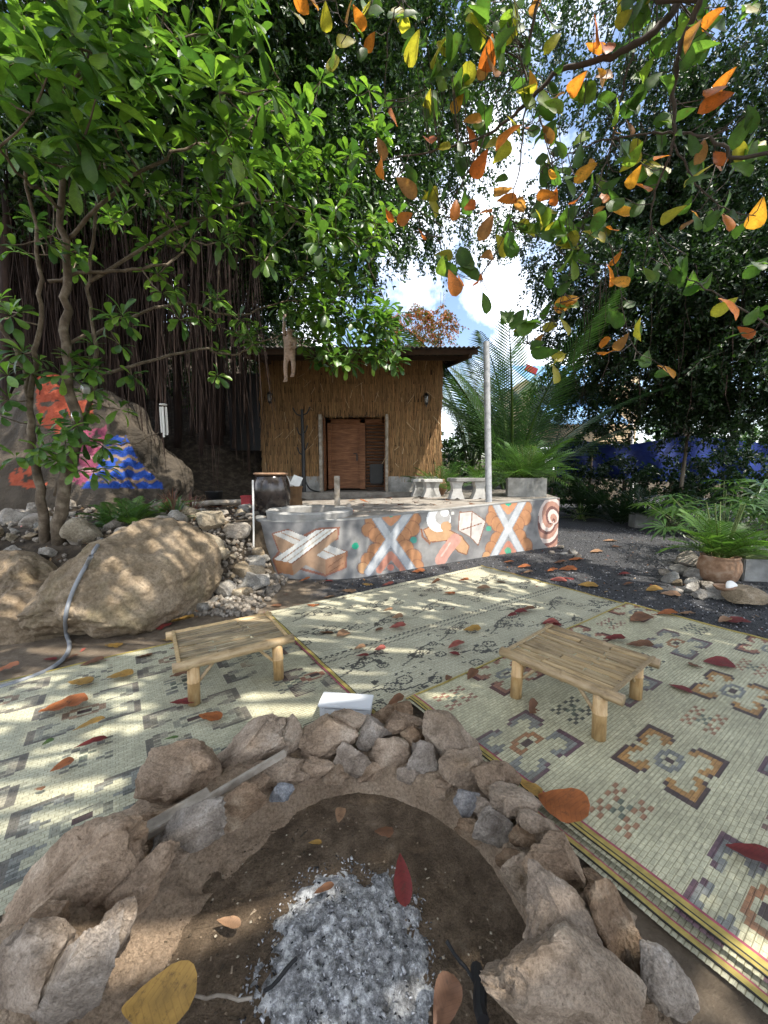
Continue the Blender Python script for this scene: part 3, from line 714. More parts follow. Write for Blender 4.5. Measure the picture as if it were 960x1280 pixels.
for (px, py, s) in [(160, 669, .30), (100, 672, .26), (178, 660, .22), (310, 716, .36), (300, 742, .22), (322, 690, .22), (252, 760, .16), (266, 752, .13), (245, 745, .12)]:
    for yy in np.linspace(3.6, 6.5, 60):
        P = A(px, py, yy)
        if P.z <= bankz(P.x, P.y) + s * .2 or P.z < s * .2: break
    put_rock(P.x, P.y, P.z, s, 'pale broken rock at the foot of the bank plants' if px < 200 else 'weathered rock at the end of the rubble pile', 'pale bank rocks' if px < 200 else 'rubble pile end rocks', px > 290)
# pebbles filling the pile
Vp, Fp, n_ = [], [], 0
pv, pf = rock_arrays(77, sub=1, cuts=4)
for i in range(1500):
    x, y = (rnd.uniform(-2.45, -1.3), rnd.uniform(3.75, 5.25)) if i < 800 else (rnd.uniform(-6, -1.9), rnd.uniform(4, 7))
    s = rnd.uniform(.025, .07); M_ = Matrix.Rotation(rnd.uniform(0, 6.28), 3, 'Z') @ Matrix.Rotation(rnd.uniform(0, 6.28), 3, 'X')
    q = pv @ np.array(M_).T * s + np.array([x, y, max(bankz(x, y), 0) + s * .3]); Vp.append(q); Fp.append(pf + n_); n_ += len(pv)
link('gravel', mesh_np('gravel', np.concatenate(Vp), np.concatenate(Fp), smooth=True), mat=MAT['rubble'], kind='stuff', label='loose pebbles between the rubble stones')

# ------------------------------------------------------------------ terrace and mural wall
def tz(x): return .83 + .033 * x
PATH = [(-1.75, 7.6), (-1.92, 6.6), (-1.97, 5.95), (-1.80, 5.45), (-1.48, 5.19), (-1.02, 5.08), (-.35, 5.16), (.55, 5.70), (1.73, 6.42), (3.34, 7.30)]
P2 = smoothpath([(x, y, 0) for x, y in PATH], 14)
# resample at 12 mm
seg = [0]
for a, b in zip(P2, P2[1:]): seg.append(seg[-1] + (b - a).length)
n_s = int(seg[-1] / .012); ss = np.linspace(0, seg[-1], n_s + 1)
X = np.interp(ss, seg, [p.x for p in P2]); Yy = np.interp(ss, seg, [p.y for p in P2])
NZ = 74; tt = np.linspace(0, 1, NZ + 1)
top = tz(X); V = np.stack([np.broadcast_to(X, (NZ + 1, n_s + 1)), np.broadcast_to(Yy, (NZ + 1, n_s + 1)), tt[:, None] * (top[None] + .04) - .04], -1)
base = (np.arange(NZ)[:, None] * (n_s + 1) + np.arange(n_s)[None]).ravel()
Fw = np.stack([base, base + 1, base + n_s + 2, base + n_s + 1], 1)
cen = (V[:-1, :-1] + V[1:, 1:]) / 2; cx, cy, _ = proj(cen.reshape(-1, 3))
def inpoly(x, y, poly):
    ins = np.zeros(len(x), bool); n = len(poly)
    for i in range(n):
        x1, y1 = poly[i]; x2, y2 = poly[(i + 1) % n]
        if y1 == y2: continue
        ins ^= ((y1 > y) != (y2 > y)) & (x < (x2 - x1) * (y - y1) / (y2 - y1) + x1)
    return ins
# paint on the wall: drawn in the wall's own unrolled plan (s along, z up), laid out with the mural's proportions
mu, mv = (cx - 310) * 2.4, (cy - 600) * 2.4
nzv = np.array([noise.noise(Vector((a * .02, b * .02, 4))) + .5 * noise.noise(Vector((a * .06, b * .06, 1))) for a, b in zip(mu, mv)])
k_ = np.clip(.5 + .55 * nzv, 0, 1)[:, None]
C = (1 - k_) * np.array([[.12, .12, .125]]) + k_ * np.array([[.34, .33, .315]])
OR, TAN, WH, PK, DG, TEAL, BRN = (.40, .20, .10), (.37, .245, .16), (.56, .545, .51), (.52, .26, .20), (.16, .155, .15), (.03, .36, .22), (.22, .10, .06)
def pp(poly, c, al=1.0, soft=None):
    m_ = inpoly(mu, mv, poly); C[m_] = C[m_] * (1 - al) + np.array(c) * al
def pc(x, y, r_, c, al=1.0, ry=None):
    m_ = ((mu - x) / r_) ** 2 + ((mv - y) / (ry or r_)) ** 2 < 1; C[m_] = C[m_] * (1 - al) + np.array(c) * al
def pl_(pts, wd, c, al=1.0):
    for (x1, y1), (x2, y2) in zip(pts, pts[1:]):
        L2 = (x2 - x1) ** 2 + (y2 - y1) ** 2; t_ = np.clip(((mu - x1) * (x2 - x1) + (mv - y1) * (y2 - y1)) / L2, 0, 1)
        m_ = (mu - x1 - t_ * (x2 - x1)) ** 2 + (mv - y1 - t_ * (y2 - y1)) ** 2 < (wd / 2) ** 2
        C[m_] = C[m_] * (1 - al) + np.array(c) * al
# crossed beams
pl_([(75, 162), (120, 150), (160, 172), (205, 148), (272, 143), (268, 175), (215, 200), (295, 215), (292, 262), (232, 286), (150, 264), (92, 278), (76, 238), (95, 215), (75, 162)], 7, (.27, .12, .085))
pp([(75, 162), (120, 150), (295, 215), (232, 238)], WH); pp([(75, 162), (232, 238), (232, 284), (95, 215)], TAN)
pp([(232, 238), (295, 216), (291, 262), (232, 284)], OR, .8); pl_([(100, 158), (262, 226)], 3, TAN)
pp([(77, 238), (205, 150), (270, 145), (133, 250)], (.78, .77, .72)); pp([(133, 250), (270, 145), (268, 174), (136, 286)], TAN); pp([(77, 238), (133, 250), (136, 286), (92, 277)], OR)
pl_([(100, 240), (228, 149)], 3, TAN); pl_([(118, 245), (252, 147)], 3, (.55, .45, .34)); pl_([(133, 250), (270, 145)], 3, BRN)
pl_([(240, 262), (285, 230)], 2, BRN); pl_([(245, 275), (285, 250)], 2, BRN)
def xmotif(x0, sx_, dy):
    f = lambda x, y: (x0 + (x - 428) * sx_, y + dy)
    def cc(x, y, r_, c, al=1): X_, Y_ = f(x, y); pc(X_, Y_, r_ * sx_, c, al, r_)
    for x, y, r_ in [(372, 122, 20), (362, 150, 20), (385, 165, 22), (404, 182, 20), (498, 118, 20), (492, 146, 22), (466, 165, 22), (450, 182, 18), (472, 205, 24), (496, 232, 24), (508, 258, 18), (384, 214, 24), (362, 240, 22), (345, 264, 16)]:
        cc(x, y, r_ + 3, BRN, .6); cc(x, y, r_, OR if (x + y) % 3 else (.52, .30, .15))
    for x, y, r_ in [(402, 108, 20), (454, 108, 20), (428, 130, 26), (428, 228, 26), (404, 254, 20), (456, 254, 20)]: cc(x, y, r_, DG, .8); cc(x, y, r_ - 5, (.27, .265, .26))
    pl_([f(388, 88), f(428, 128), f(470, 88)], 17 * sx_ + 3, (.50, .24, .13)); pl_([f(394, 270), f(428, 224), f(466, 268)], 17 * sx_ + 3, (.46, .21, .15)); cc(428, 262, 10, (.5, .2, .15))
    pl_([f(366, 84), f(428, 178), f(494, 274)], 24 * sx_ + 4, (.28, .29, .31)); pl_([f(492, 84), f(428, 178), f(362, 276)], 24 * sx_ + 4, (.28, .29, .31))
    pl_([f(366, 84), f(428, 178), f(494, 274)], 18 * sx_ + 3, (.44, .455, .47)); pl_([f(492, 84), f(428, 178), f(362, 276)], 18 * sx_ + 3, (.46, .475, .49)); cc(428, 178, 14, (.5, .51, .52))
    cc(428, 96, 15, TEAL)
xmotif(428, 1, 0)
xmotif(781, .78, -33); pc(780, 212, 10, TEAL, .8)
# looped figure
pl_([(528, 150), (545, 185), (600, 180), (632, 215), (655, 222), (662, 200), (640, 170), (600, 150), (560, 135), (528, 150)], 6, BRN)
pp([(528, 150), (545, 185), (600, 180), (632, 215), (655, 222), (662, 200), (640, 170), (600, 150), (560, 135)], (.46, .28, .155))
pc(572, 118, 36, (.72, .73, .74), 1, 38); pc(584, 112, 22, (.34, .33, .32), 1, 24); pc(594, 140, 16, (.46, .28, .155)); pc(590, 98, 12, (.74, .75, .77)); pc(608, 84, 6, WH); pc(614, 100, 5, WH); pc(600, 74, 4, WH)
pl_([(622, 178), (592, 216), (578, 240)], 34, (.50, .27, .22)); pl_([(606, 190), (580, 228)], 5, (.62, .42, .36))
pl_([(636, 98), (672, 96), (712, 124), (690, 194), (668, 170), (632, 150), (636, 98)], 5, BRN); pp([(636, 98), (672, 96), (712, 124), (690, 194), (668, 170), (632, 150)], (.50, .47, .44)); pp([(648, 108), (676, 106), (668, 140), (640, 140)], WH); pl_([(672, 98), (668, 168)], 3, BRN); pl_([(640, 150), (700, 130)], 3, BRN)
pl_([(520, 148), (524, 170), (545, 190)], 6, BRN)
# ringed swirl at the end
d_ = np.sqrt(((mu - 915) / 46) ** 2 + ((mv - 128) / 78) ** 2); ang = np.arctan2(mv - 128, mu - 915)
q_ = (d_ * 4.2 + np.sin(ang * 1.5) * .9 + (mu - 915) * .03) % 2; inside = d_ < 1
C[inside & (q_ < .8)] = (.40, .22, .165); C[inside & (q_ >= .8) & (q_ < 1.5)] = (.62, .52, .47); C[inside & (q_ >= 1.5)] = (.16, .08, .07)
pc(322, 198, 10, TEAL); pc(497, 180, 10, (.05, .33, .26), .8); pc(722, 146, 8, TEAL, .7); pc(350, 100, 12, (.3, .3, .3))
wall = empty('mural_wall', (0, 0, 0), label='low curved concrete wall painted with crossed beams, orange X shapes and swirls', cat='wall')
link('painted_face', mesh_np('painted_face', V.reshape(-1, 3), Fw, C, domain='FACE'), wall, MAT['mural'])
mb = MB(); vs = []; fs = []
for i in range(0, n_s + 1, 6):
    tx = Vector((X[min(i + 6, n_s)] - X[max(i - 6, 0)], Yy[min(i + 6, n_s)] - Yy[max(i - 6, 0)], 0)).normalized(); nn = Vector((-tx.y, tx.x, 0))
    p = Vector((X[i], Yy[i], top[i]))
    for o_, z in ((-.004, -.012), (-.004, .004), (.11, .006), (.11, -.05)): vs.append(p + nn * o_ + Vector((0, 0, z)))
m4 = len(vs) // 4
for i in range(m4 - 1):
    for k in range(3): fs.append((4 * i + k, 4 * i + 4 + k, 4 * i + 5 + k, 4 * i + 1 + k))
mb.add(vs, fs); mb.build('wall_cap', MAT['concrete'], wall)
mb = MB(); mb.add([(3.34, 7.30, -.04), (3.75, 9.6, -.04), (3.75, 9.6, tz(3.75)), (3.34, 7.30, tz(3.34))], [(0, 1, 2, 3)]); mb.build('end_face', MAT['concrete'], wall)
# floor of the terrace
poly = [(float(X[i]), float(Yy[i])) for i in range(0, n_s + 1, 5)] + [(3.74, 9.6), (3.74, 14), (-2.3, 14), (-2.3, 8.2)]
me = bpy.data.meshes.new('terrace'); me.from_pydata([(x, y, tz(x) - .005) for x, y in poly], [], [tuple(range(len(poly)))]); me.update()
link('terrace', me, mat=MAT['terrace'], kind='structure')

# ------------------------------------------------------------------ bamboo tables
def bamboo(mb, a, b, r_, nodes=2, seg=14, off=.3):
    a, b = Vector(a), Vector(b); d = b - a; pts = []; rad = []
    ts = sorted(set([0, 1] + [q for k in range(nodes) for q in ((off + k) / nodes - .02, (off + k) / nodes - .008, (off + k) / nodes, (off + k) / nodes + .008, (off + k) / nodes + .02) if 0 < q < 1]))
    for t_ in ts:
        near = min([abs(t_ - (off + k) / nodes) for k in range(nodes)] + [9])
        pts.append(a + d * t_); rad.append(r_ * (1.12 if near < .001 else (1.07 if near < .009 else 1.0)))
    mb.tube(pts, rad, seg); return mb
def table(loc, rz, L, W, H, seed, label, slat):
    rg = random.Random(seed); t = empty('bamboo_table', loc, rz, label=label, cat='table', group='low bamboo tables on the mats')
    rr_ = .031; zr = H - rr_
    for s in (-1, 1):
        bamboo(MB(), (-L / 2 - .03, s * W / 2, zr), (L / 2 + .03, s * W / 2, zr - .004 * s), rr_, 3, off=rg.uniform(.2, .7)).build('rail', MAT['bamboo'], t, smooth=True)
    rows = 11; y0, y1 = -W / 2 + rr_ * .75, W / 2 - rr_ * .75; wd = (y1 - y0) / rows
    for k in range(rows):
        yc = y0 + (k + .5) * wd; cut = rg.uniform(.25, .75) if k % 2 else rg.choice([.33, .66]); x = -L / 2 + .012
        for f0, f1 in ((0, cut), (cut, 1)):
            xa, xb = -L / 2 + .012 + f0 * (L - .024), -L / 2 + .012 + f1 * (L - .024)
            mb = MB(); mb.box(((xa + xb) / 2, yc, H - .016 + rg.uniform(-.006, .005)), (xb - xa - .007, wd - .0085, .010), Matrix.Rotation(rg.gauss(0, .012), 3, 'Y') @ Matrix.Rotation(rg.gauss(0, .03), 3, 'X'), .003)
            mb.build('slat', MAT[slat], t)
    for s in (-1, 1):
        mb = MB(); mb.box((s * (L / 2 - .012), 0, H - .001), (.024, W + .01, .014), Matrix.Rotation(rg.gauss(0, .02), 3, 'Z'), .004); mb.build('end_strip', MAT['slat2'], t)
        bamboo(MB(), (s * (L / 2 - .10), -W / 2, zr - .02), (s * (L / 2 - .10), W / 2, zr - .02), .02, 2).build('crossbar', MAT['bamboo'], t, smooth=True)
    for sx_ in (-1, 1):
        for sy in (-1, 1):
            x, y = sx_ * (L / 2 - .085), sy * (W / 2 - .01)
            lg = bamboo(MB(), (x + sx_ * .006, y, 0), (x, y, zr), .036, 1, off=.55).build('leg', MAT['bambooleg'], t, smooth=True)
            mb = MB(); p, q = Vector((x - sx_ * .02, y - sy * .01, H * .42)), Vector((x - sx_ * .14, y - sy * .012, zr - .01)); mb.tube([p, q], .011, 6); mb.build('brace', MAT['bamboo'], t)
            mb = MB(); p, q = Vector((x, y - sy * .03, H * .40)), Vector((x, y - sy * .15, zr - .02)); mb.tube([p, q], .010, 6); mb.build('brace', MAT['bamboo'], t)
    return t
table((-1.11, 2.64, .022), R(33), .70, .53, .30, 1, 'low grey weathered bamboo table on the block motif mat near the boulder', 'slat')
table((1.235, 2.33, .034), R(-50), .66, .60, .30, 2, 'low golden bamboo table on the flower motif mat', 'slat2')
# plastic tub by the ring
p = G(433, 888, .05)
tb = empty('plastic_tub', (p.x, p.y, .02), R(-6), label='clear ribbed plastic tub lying behind the pit stones', cat='tub')
mb = MB(); mb.box((0, 0, .045), (.30, .13, .085), None, .014); mb.build('tub_body', MAT['plastic'], tb)
mb = MB(); mb.box((0, 0, .092), (.315, .145, .012), None, .004); mb.build('lid', MAT['plastic'], tb)
for k in range(5): MB().box((-.12 + .06 * k, -.067, .045), (.012, .004, .07)).build('rib', MAT['plastic'], tb)

# ------------------------------------------------------------------ thatched hut
HY = 9.5
hut = empty('thatched_hut', (0, HY, 0), label='hut with straw clad walls, brown door and dark metal roof', cat='hut')
hut_o = Vector((0, HY, 0))
fl = A(440, 614, HY).z; xl, xr = A(329, 520, HY).x, A(549, 520, HY).x; dl, dr_ = A(403, 560, HY).x, A(482, 560, HY).x; dtop = A(440, 520, HY).z; wtop = 4.25
def W3(v): return Vector(v) - hut_o
mb = MB()
for x0, x1, z0, z1 in ((xl, dl, .6, wtop), (dr_, xr, .6, wtop), (dl, dr_, dtop, wtop)): mb.box(W3(((x0 + x1) / 2, HY + .1, (z0 + z1) / 2)), (x1 - x0, .16, z1 - z0))
mb.box(W3((xl + .08, HY + 2, 2.4)), (.16, 3.6, 3.6)); mb.box(W3((xr - .08, HY + 2, 2.4)), (.16, 3.6, 3.6)); mb.box(W3(((xl + xr) / 2, HY + 3.9, 2.4)), (xr - xl, .16, 3.6))
mb.build('wall', MAT['darkwood'], hut)
# straw: layered rows of stems on the face
V, Fc, C = [], [], []
def strand(x, z0, L, y, wd, lean, c):
    b = len(V); dx = math.sin(lean) * L
    V.extend([(x - wd, y, z0), (x + wd, y, z0), (x + dx + wd * .7, y - .012, z0 - L), (x + dx - wd * .7, y - .012, z0 - L)])
    Fc.append((b, b + 1, b + 2, b + 3)); C.extend([c] * 4)
for row in range(17):
    z = wtop - row * .21 + .08
    for i in range(520):
        x = rnd.uniform(xl - .02, xr + .02); L = rnd.uniform(.28, .52); y = -.005 - rnd.random() * .05
        inx = dl - .02 < x < dr_ + .02
        if inx and z - L < dtop - .05:
            if z < dtop + .15: continue
            L = z - dtop + rnd.uniform(-.02, .07)
        if z - L < fl + .30 + rnd.uniform(-.1, .12): L = z - fl - .30 - rnd.uniform(-.1, .1)
        if L < .1: continue
        k = rnd.uniform(.6, 1.3); red = rnd.uniform(.92, 1.05)
        strand(x, z, L, y, rnd.uniform(.004, .009), rnd.gauss(0, .07), (.29 * k * red, .165 * k, .07 * k))
for side, xx in ((-1, xl), (1, xr)):
    for i in range(700):
        z = rnd.uniform(fl + .5, wtop); L = rnd.uniform(.2, .4); k = rnd.uniform(.6, 1.2)
        strand(xx + side * rnd.uniform(-.01, .04), z, L, rnd.uniform(-.04, .25), .007, side * rnd.uniform(-.02, .16), (.27 * k, .155 * k, .068 * k))
for i in range(50):     # loose bent straws sticking out
    x, z = rnd.uniform(xl, xr), rnd.uniform(fl + .6, wtop)
    if dl < x < dr_ and z < dtop + .1: continue
    b = len(V); a = rnd.uniform(-1, 1); L = rnd.uniform(.1, .3)
    V.extend([(x, -.06, z), (x + .01, -.06, z), (x + L * math.sin(a), -.14, z - L * math.cos(a)), (x + L * math.sin(a) - .008, -.14, z - L * math.cos(a))]); Fc.append((b, b + 1, b + 2, b + 3)); C.extend([(.55, .42, .26)] * 4)
link('straw_cladding', mesh_np('straw_cladding', np.array(V), np.array(Fc), np.array(C)), hut, MAT['straw'], kind='stuff')
for x0, x1 in ((xl, dl - .06), (dr_ + .06, xr)): MB().box(W3(((x0 + x1) / 2, HY - .015, fl + .16)), (x1 - x0, .09, .42), None, .01).build('plinth', MAT['concrete'], hut)
mb = MB(); mb.box(W3(((xl + xr) / 2, HY + 1.3, fl - .1)), (xr - xl - .3, 3.4, .19)); mb.build('floor_slab', MAT['terrace'], hut)
for x0 in (dl - .03, dr_ + .03): MB().box(W3((x0, HY - .03, (fl + dtop) / 2)), (.07, .2, dtop - fl + .05), None, .006).build('door_post', MAT['woodgrey'], hut)
MB().box(W3(((dl + dr_) / 2, HY + .06, dtop + .02)), (dr_ - dl - .01, .15, .06)).build('lintel', MAT['darkwood'], hut)
# recessed door and louvred panel
dm = dl + (dr_ - dl) * .60; yb = HY + .42
mb = MB()
for x0, x1 in ((dl + .08, dl + .17), (dm - .03, dm + .1)): mb.box(W3(((x0 + x1) / 2, yb, (fl + dtop) / 2)), (x1 - x0, .12, dtop - fl - .06))
mb.box(W3(((dl + dr_) / 2, yb, dtop - .08)), (dr_ - dl - .16, .12, .09)); mb.build('door_frame', MAT['wood'], hut)
door = link('door', None, hut); 
bpy.data.objects.remove(door)
mb = MB(); mb.box(W3(((dl + .17 + dm - .03) / 2, yb + .02, (fl + dtop) / 2 - .03)), (dm - dl - .2, .05, dtop - fl - .16)); door = mb.build('door', MAT['wood'], hut)
xa, xb = dl + .2, dm - .06
n_b = 5
for k in range(n_b):
    z0 = fl + .10 + k * (dtop - fl - .30) / n_b; z1 = z0 + (dtop - fl - .30) / n_b - .012
    MB().box(W3(((xa + xb) / 2, yb - .01, (z0 + z1) / 2)), (xb - xa - .08, .02, z1 - z0), None, .004).build('plank', MAT['wood'], door)
mb = MB(); mb.box(W3((xb - .05, yb - .03, fl + (dtop - fl) * .46)), (.035, .03, .17), None, .006); mb.tube([W3((xb - .05, yb - .05, fl + .93)), W3((xb - .14, yb - .06, fl + .93))], .012, 8); mb.build('handle', MAT['black'], door)
mb = MB(); mb.box(W3(((dm + .1 + dr_ - .02) / 2, yb + .05, (fl + dtop) / 2)), (dr_ - dm - .12, .03, dtop - fl)); lv = mb.build('louvre_panel', MAT['darkwood'], hut)
for k in range(22):
    z = fl + .1 + k * .083
    MB().box(W3(((dm + .1 + dr_) / 2, yb + .01, z)), (dr_ - dm - .14, .05, .014), Matrix.Rotation(-.6, 3, 'X')).build('slat', MAT['wood'], lv)
MB().box(W3(((dm + dr_) / 2 + .08, yb - .06, fl + .42)), (.34, .06, .5), None, .02).build('dark_shelf', MAT['black'], hut)
for x0 in (dl + .02, dr_ - .02): MB().box(W3((x0, HY + .28, (fl + dtop) / 2)), (.03, .24, dtop - fl)).build('reveal', MAT['wood'], hut)
# corrugated roof, sloping down to the front edge
def roof(name, x0, x1, y0, z0, y1, z1, parent, org, matn, pitch_=.09, amp=.014):
    n = int((x1 - x0) / (pitch_ / 6)); xs_ = np.linspace(x0, x1, n + 1); V = []
    for y, z in ((y0, z0), (y1, z1)):
        for x in xs_: V.append((x - org.x, y - org.y, z + amp * math.sin((x - x0) / pitch_ * 2 * math.pi) - org.z))
    Fq = np.array([[i, i + 1, n + 2 + i, n + 1 + i] for i in range(n)])
    o = link(name, mesh_np(name, np.array(V), Fq), parent, MAT[matn])
    md = o.modifiers.new('t', 'SOLIDIFY'); md.thickness = .006; return o
rx0, rx1 = A(296, 440, 7.9).x, A(603, 436, 7.7).x
rf = roof('roof', rx0, rx1, 7.65, 3.80, 13.9, 4.95, hut, hut_o, 'darkmetal')
for k in range(5):
    y = 7.85 + k * 1.3; MB().box(W3(((rx0 + rx1) / 2, y, 3.72 + (y - 7.65) * .184)), (rx1 - rx0 - .1, .05, .09)).build('batten', MAT['darkwood'], rf)
for k in range(4):
    x = rx0 + .2 + k * (rx1 - rx0 - .4) / 3; MB().box(W3((x, 10.6, 4.20)), (.06, 5.7, .10), Matrix.Rotation(.182, 3, 'X')).build('rafter', MAT['darkwood'], rf)
MB().box(W3((xl - .55, HY + .5, 2.9)), (.9, .1, 1.9)).build('dark_side_fill', MAT['black'], hut)  # plain black sheet filling the dark opening left of the hut
# lanterns on the wall
for px, py, lab in ((337, 498, 'small black wall lantern on the straw wall above the glazed jar'), (533, 500, 'small black wall lantern on the straw wall above the concrete seats')):
    P = A(px, py, HY - .14); ln_ = empty('wall_lantern', P, label=lab, cat='lantern')
    MB().box((0, .06, .0), (.05, .02, .2)).tube([(0, .06, .06), (0, 0, .1)], .01, 6).build('bracket', MAT['black'], ln_)
    MB().lathe([(.0, .17), (.03, .15), (.07, .10), (.075, .09), (.0, .085)], 8).build('cap', MAT['black'], ln_)
    MB().lathe([(.045, .085), (.055, .02), (.04, -.07), (.0, -.07)], 8).build('lamp_glass', MAT['glass'], ln_)
    MB().lathe([(.045, -.065), (.04, -.09), (.01, -.12), (.012, -.15), (.0, -.16)], 8).build('finial', MAT['black'], ln_)
    for k in range(4):
        a = k * math.pi / 2 + .785; MB().tube([(.05 * math.cos(a), .05 * math.sin(a), .09), (.058 * math.cos(a), .058 * math.sin(a), .02), (.043 * math.cos(a), .043 * math.sin(a), -.07)], .005, 5).build('bar', MAT['black'], ln_)
# pole
P0, P1 = G(611, 627, tz(2.0)), A(608, 428, 7.35)
MB().tube([P0 - Vector((0, 0, .03)), P0.lerp(P1, .5), P1], [.058, .057, .056], 20).build('steel_pole', MAT['galv'], smooth=False, label='tall grey galvanised pole at the roof corner', cat='pole')

# ------------------------------------------------------------------ things on the terrace
def onter(px, py):
    z = .83
    for _ in range(6): z = tz(G(px, py, z).x)
    return G(px, py, z)
# glazed jar
p = onter(340, 636); p.y = max(p.y, 6.0)
p = A(340, 636, 6.1); p.z = tz(p.x) - .01
jar = empty('glazed_jar', p, label='big black glazed water jar on the terrace left of the door', cat='jar')
MB().lathe([(.0, .0), (.17, .0), (.20, .02), (.27, .18), (.295, .36), (.285, .50), (.25, .60), (.225, .63), (.0, .62)], 36).build('jar_body', MAT['glazed'], jar, smooth=True)
MB().lathe([(.225, .625), (.26, .635), (.265, .66), (.235, .668), (.205, .655), (.205, .60)], 36).build('rim', MAT['terracotta'], jar, smooth=True)
# red bin and stake
p = A(309, 622, 6.6); p.z = tz(p.x) - .06
rb = empty('red_bin', p, label='small red box standing left of the glazed jar', cat='box')
MB().box((0, 0, .16), (.17, .15, .32), None, .012).build('box_body', MAT['redplastic'], rb); MB().box((0, 0, .325), (.19, .17, .03), None, .008).build('lid', MAT['redplastic'], rb)
p, q = A(317, 700, 5.15), A(316, 600, 5.15); MB().tube([p, p.lerp(q, .5) + Vector((.004, 0, 0)), q], .013, 8).build('white_stake', MAT['white'], label='thin white stake standing at the end of the mural wall', cat='stake')
# brown pot stand with leaning card
p = A(370, 625, 6.9); p.z = tz(p.x)
bp = empty('clay_pedestal', p, label='brown clay pedestal with white cards beside the glazed jar', cat='pedestal')
MB().lathe([(.0, 0), (.11, 0), (.12, .05), (.10, .2), (.12, .36), (.13, .40), (.0, .40)], 14).build('pedestal', MAT['cardboard'], bp)
MB().box((.02, -.02, .49), (.17, .012, .2), Matrix.Rotation(.35, 3, 'Y') @ Matrix.Rotation(-.5, 3, 'X')).build('card', MAT['white'], bp); MB().box((-.11, -.04, .48), (.05, .012, .22), Matrix.Rotation(-.5, 3, 'Y')).build('card', MAT['white'], bp)
# concrete ring with post
c0 = A(388, 640, 5.72); c0.z = tz(c0.x)
MB().lathe([(.62, -.03), (.64, .085), (.61, .105), (.52, .105), (.49, .08), (.49, -.03)], 48, c0).build('concrete_ring', MAT['concrete'], smooth=False, label='low pale concrete ring on the curved end of the terrace', cat='ring')
p, q = A(422, 640, 6.15), A(421, 595, 6.15); p.z = tz(p.x) - .02
MB().box((p + q) / 2, (.085, .075, (q - p).length), None, .006).build('wooden_post', MAT['woodgrey'], label='short grey square timber post behind the concrete ring', cat='post')
p = A(436, 636, 5.95); p.z = tz(p.x) + .07; MB().box(p, (.07, .08, .14), Matrix.Rotation(.2, 3, 'Z'), .01).build('timber_offcut', MAT['woodgrey'], label='small pale timber block beside the wooden post', cat='block')
# black branch rack
pb = A(380, 622, 9.2); pb.z = fl - .02
rk = empty('branch_rack', pb, label='tall black rack made of a branch with upturned hooks beside the door', cat='rack')
MB().tube([(0, 0, 0), (.01, 0, .9), (0, 0, 1.95)], [.05, .045, .035], 8).build('stem', MAT['black'], rk)
for z, s, L in ((1.90, -1, .2), (1.92, 1, .2), (1.5, 1, .13), (1.45, -1, .12), (1.1, 1, .13), (1.0, -1, .12)):
    MB().tube(smoothpath([(0, 0, z - .1), (s * L * .6, -.03, z - .06), (s * L, -.05, z + .08)], 4), .016, 6).build('hook', MAT['black'], rk)
MB().tube(smoothpath([(.02, 0, .35), (.15, -.05, .1), (.42, -.06, .01)], 5), .018, 6).build('foot', MAT['black'], rk)
# concrete seats
def seat(px, py, depth, wd, label, n='concrete_bench', h=.40):
    p = A(px, py, depth); p.z = tz(p.x) - .005; s = empty(n, p, R(rnd.uniform(-6, 10)), label=label, cat='bench', group='concrete seats on the terrace')
    MB().box((0, 0, h - .035), (wd, .32, .07), None, .01).build('seat_top', MAT['paleconcrete'] if wd < .5 else MAT['concrete'], s)
    for sx_ in (-1, 1):
        x = sx_ * (wd / 2 - .16)
        prof = [(-.15, 0), (-.13, .06), (-.09, .16), (-.085, .24), (-.12, h - .072), (.12, h - .072), (.085, .24), (.09, .16), (.13, .06), (.15, 0), (.06, .0), (.0, .03), (-.06, 0)]
        mb = MB(); mb.prism([(x + a, b) for a, b in prof], -.11, .11); mb.build('leg', MAT['paleconcrete'], s)
seat(523, 621, 8.9, .30, 'small concrete stool with curved leg half hidden behind another stool by the hut wall')
seat(539, 623, 8.5, .42, 'small pale concrete stool with curved legs near the hut wall')
seat(584, 626, 7.75, .78, 'long dark topped concrete bench with curved white legs beside the steel pole', h=.42)
p = A(582, 600, 7.75); p.z += 0
# round pot behind the seats
p = A(549, 622, 9.0); p.z = tz(p.x); MB().lathe([(0, 0), (.10, 0), (.17, .12), (.18, .24), (.13, .34), (.14, .37), (.10, .36), (.0, .3)], 20, p).build('clay_urn', MAT['terracotta'], smooth=True, label='round grey clay urn behind the concrete stools', cat='urn')
# planter box
p = A(656, 621, 8.1); p.z = tz(p.x) - .01
pb = empty('planter_box', p, R(-14), label='square grey concrete planter box on the terrace end holding a bushy palm', cat='planter')
mb = MB()
for c, d in (((0, -.32, .19), (.74, .06, .38)), ((0, .32, .19), (.74, .06, .38)), ((-.34, 0, .19), (.06, .578, .38)), ((.34, 0, .19), (.06, .578, .38))): mb.box(c, d, None, .006)
mb.build('box_walls', MAT['concrete'], pb); MB().box((0, 0, .16), (.61, .57, .32)).build('soil', MAT['earth'], pb)
# white log edging on the bank
p, q = A(205, 633, 6.3), A(315, 626, 7.0)
pts = [p.lerp(q, t_) + Vector((0, 0, rnd.gauss(0, .012))) for t_ in np.linspace(0, 1, 9)]
MB().tube(pts, [.05 * rnd.uniform(.85, 1.1) for _ in pts], 10).build('edging_log', MAT['woodgrey'], label='bleached fallen log lying along the top of the bank', cat='log')
p = A(267, 606, 7.4); p.z = bankz(p.x, p.y); MB().lathe([(0, 0), (.12, 0), (.16, .3), (.17, .31), (.14, .3), (.12, .02)], 18, p).build('dark_bucket', MAT['black'], smooth=True, label='dark bucket in the shade behind the red box', cat='bucket')

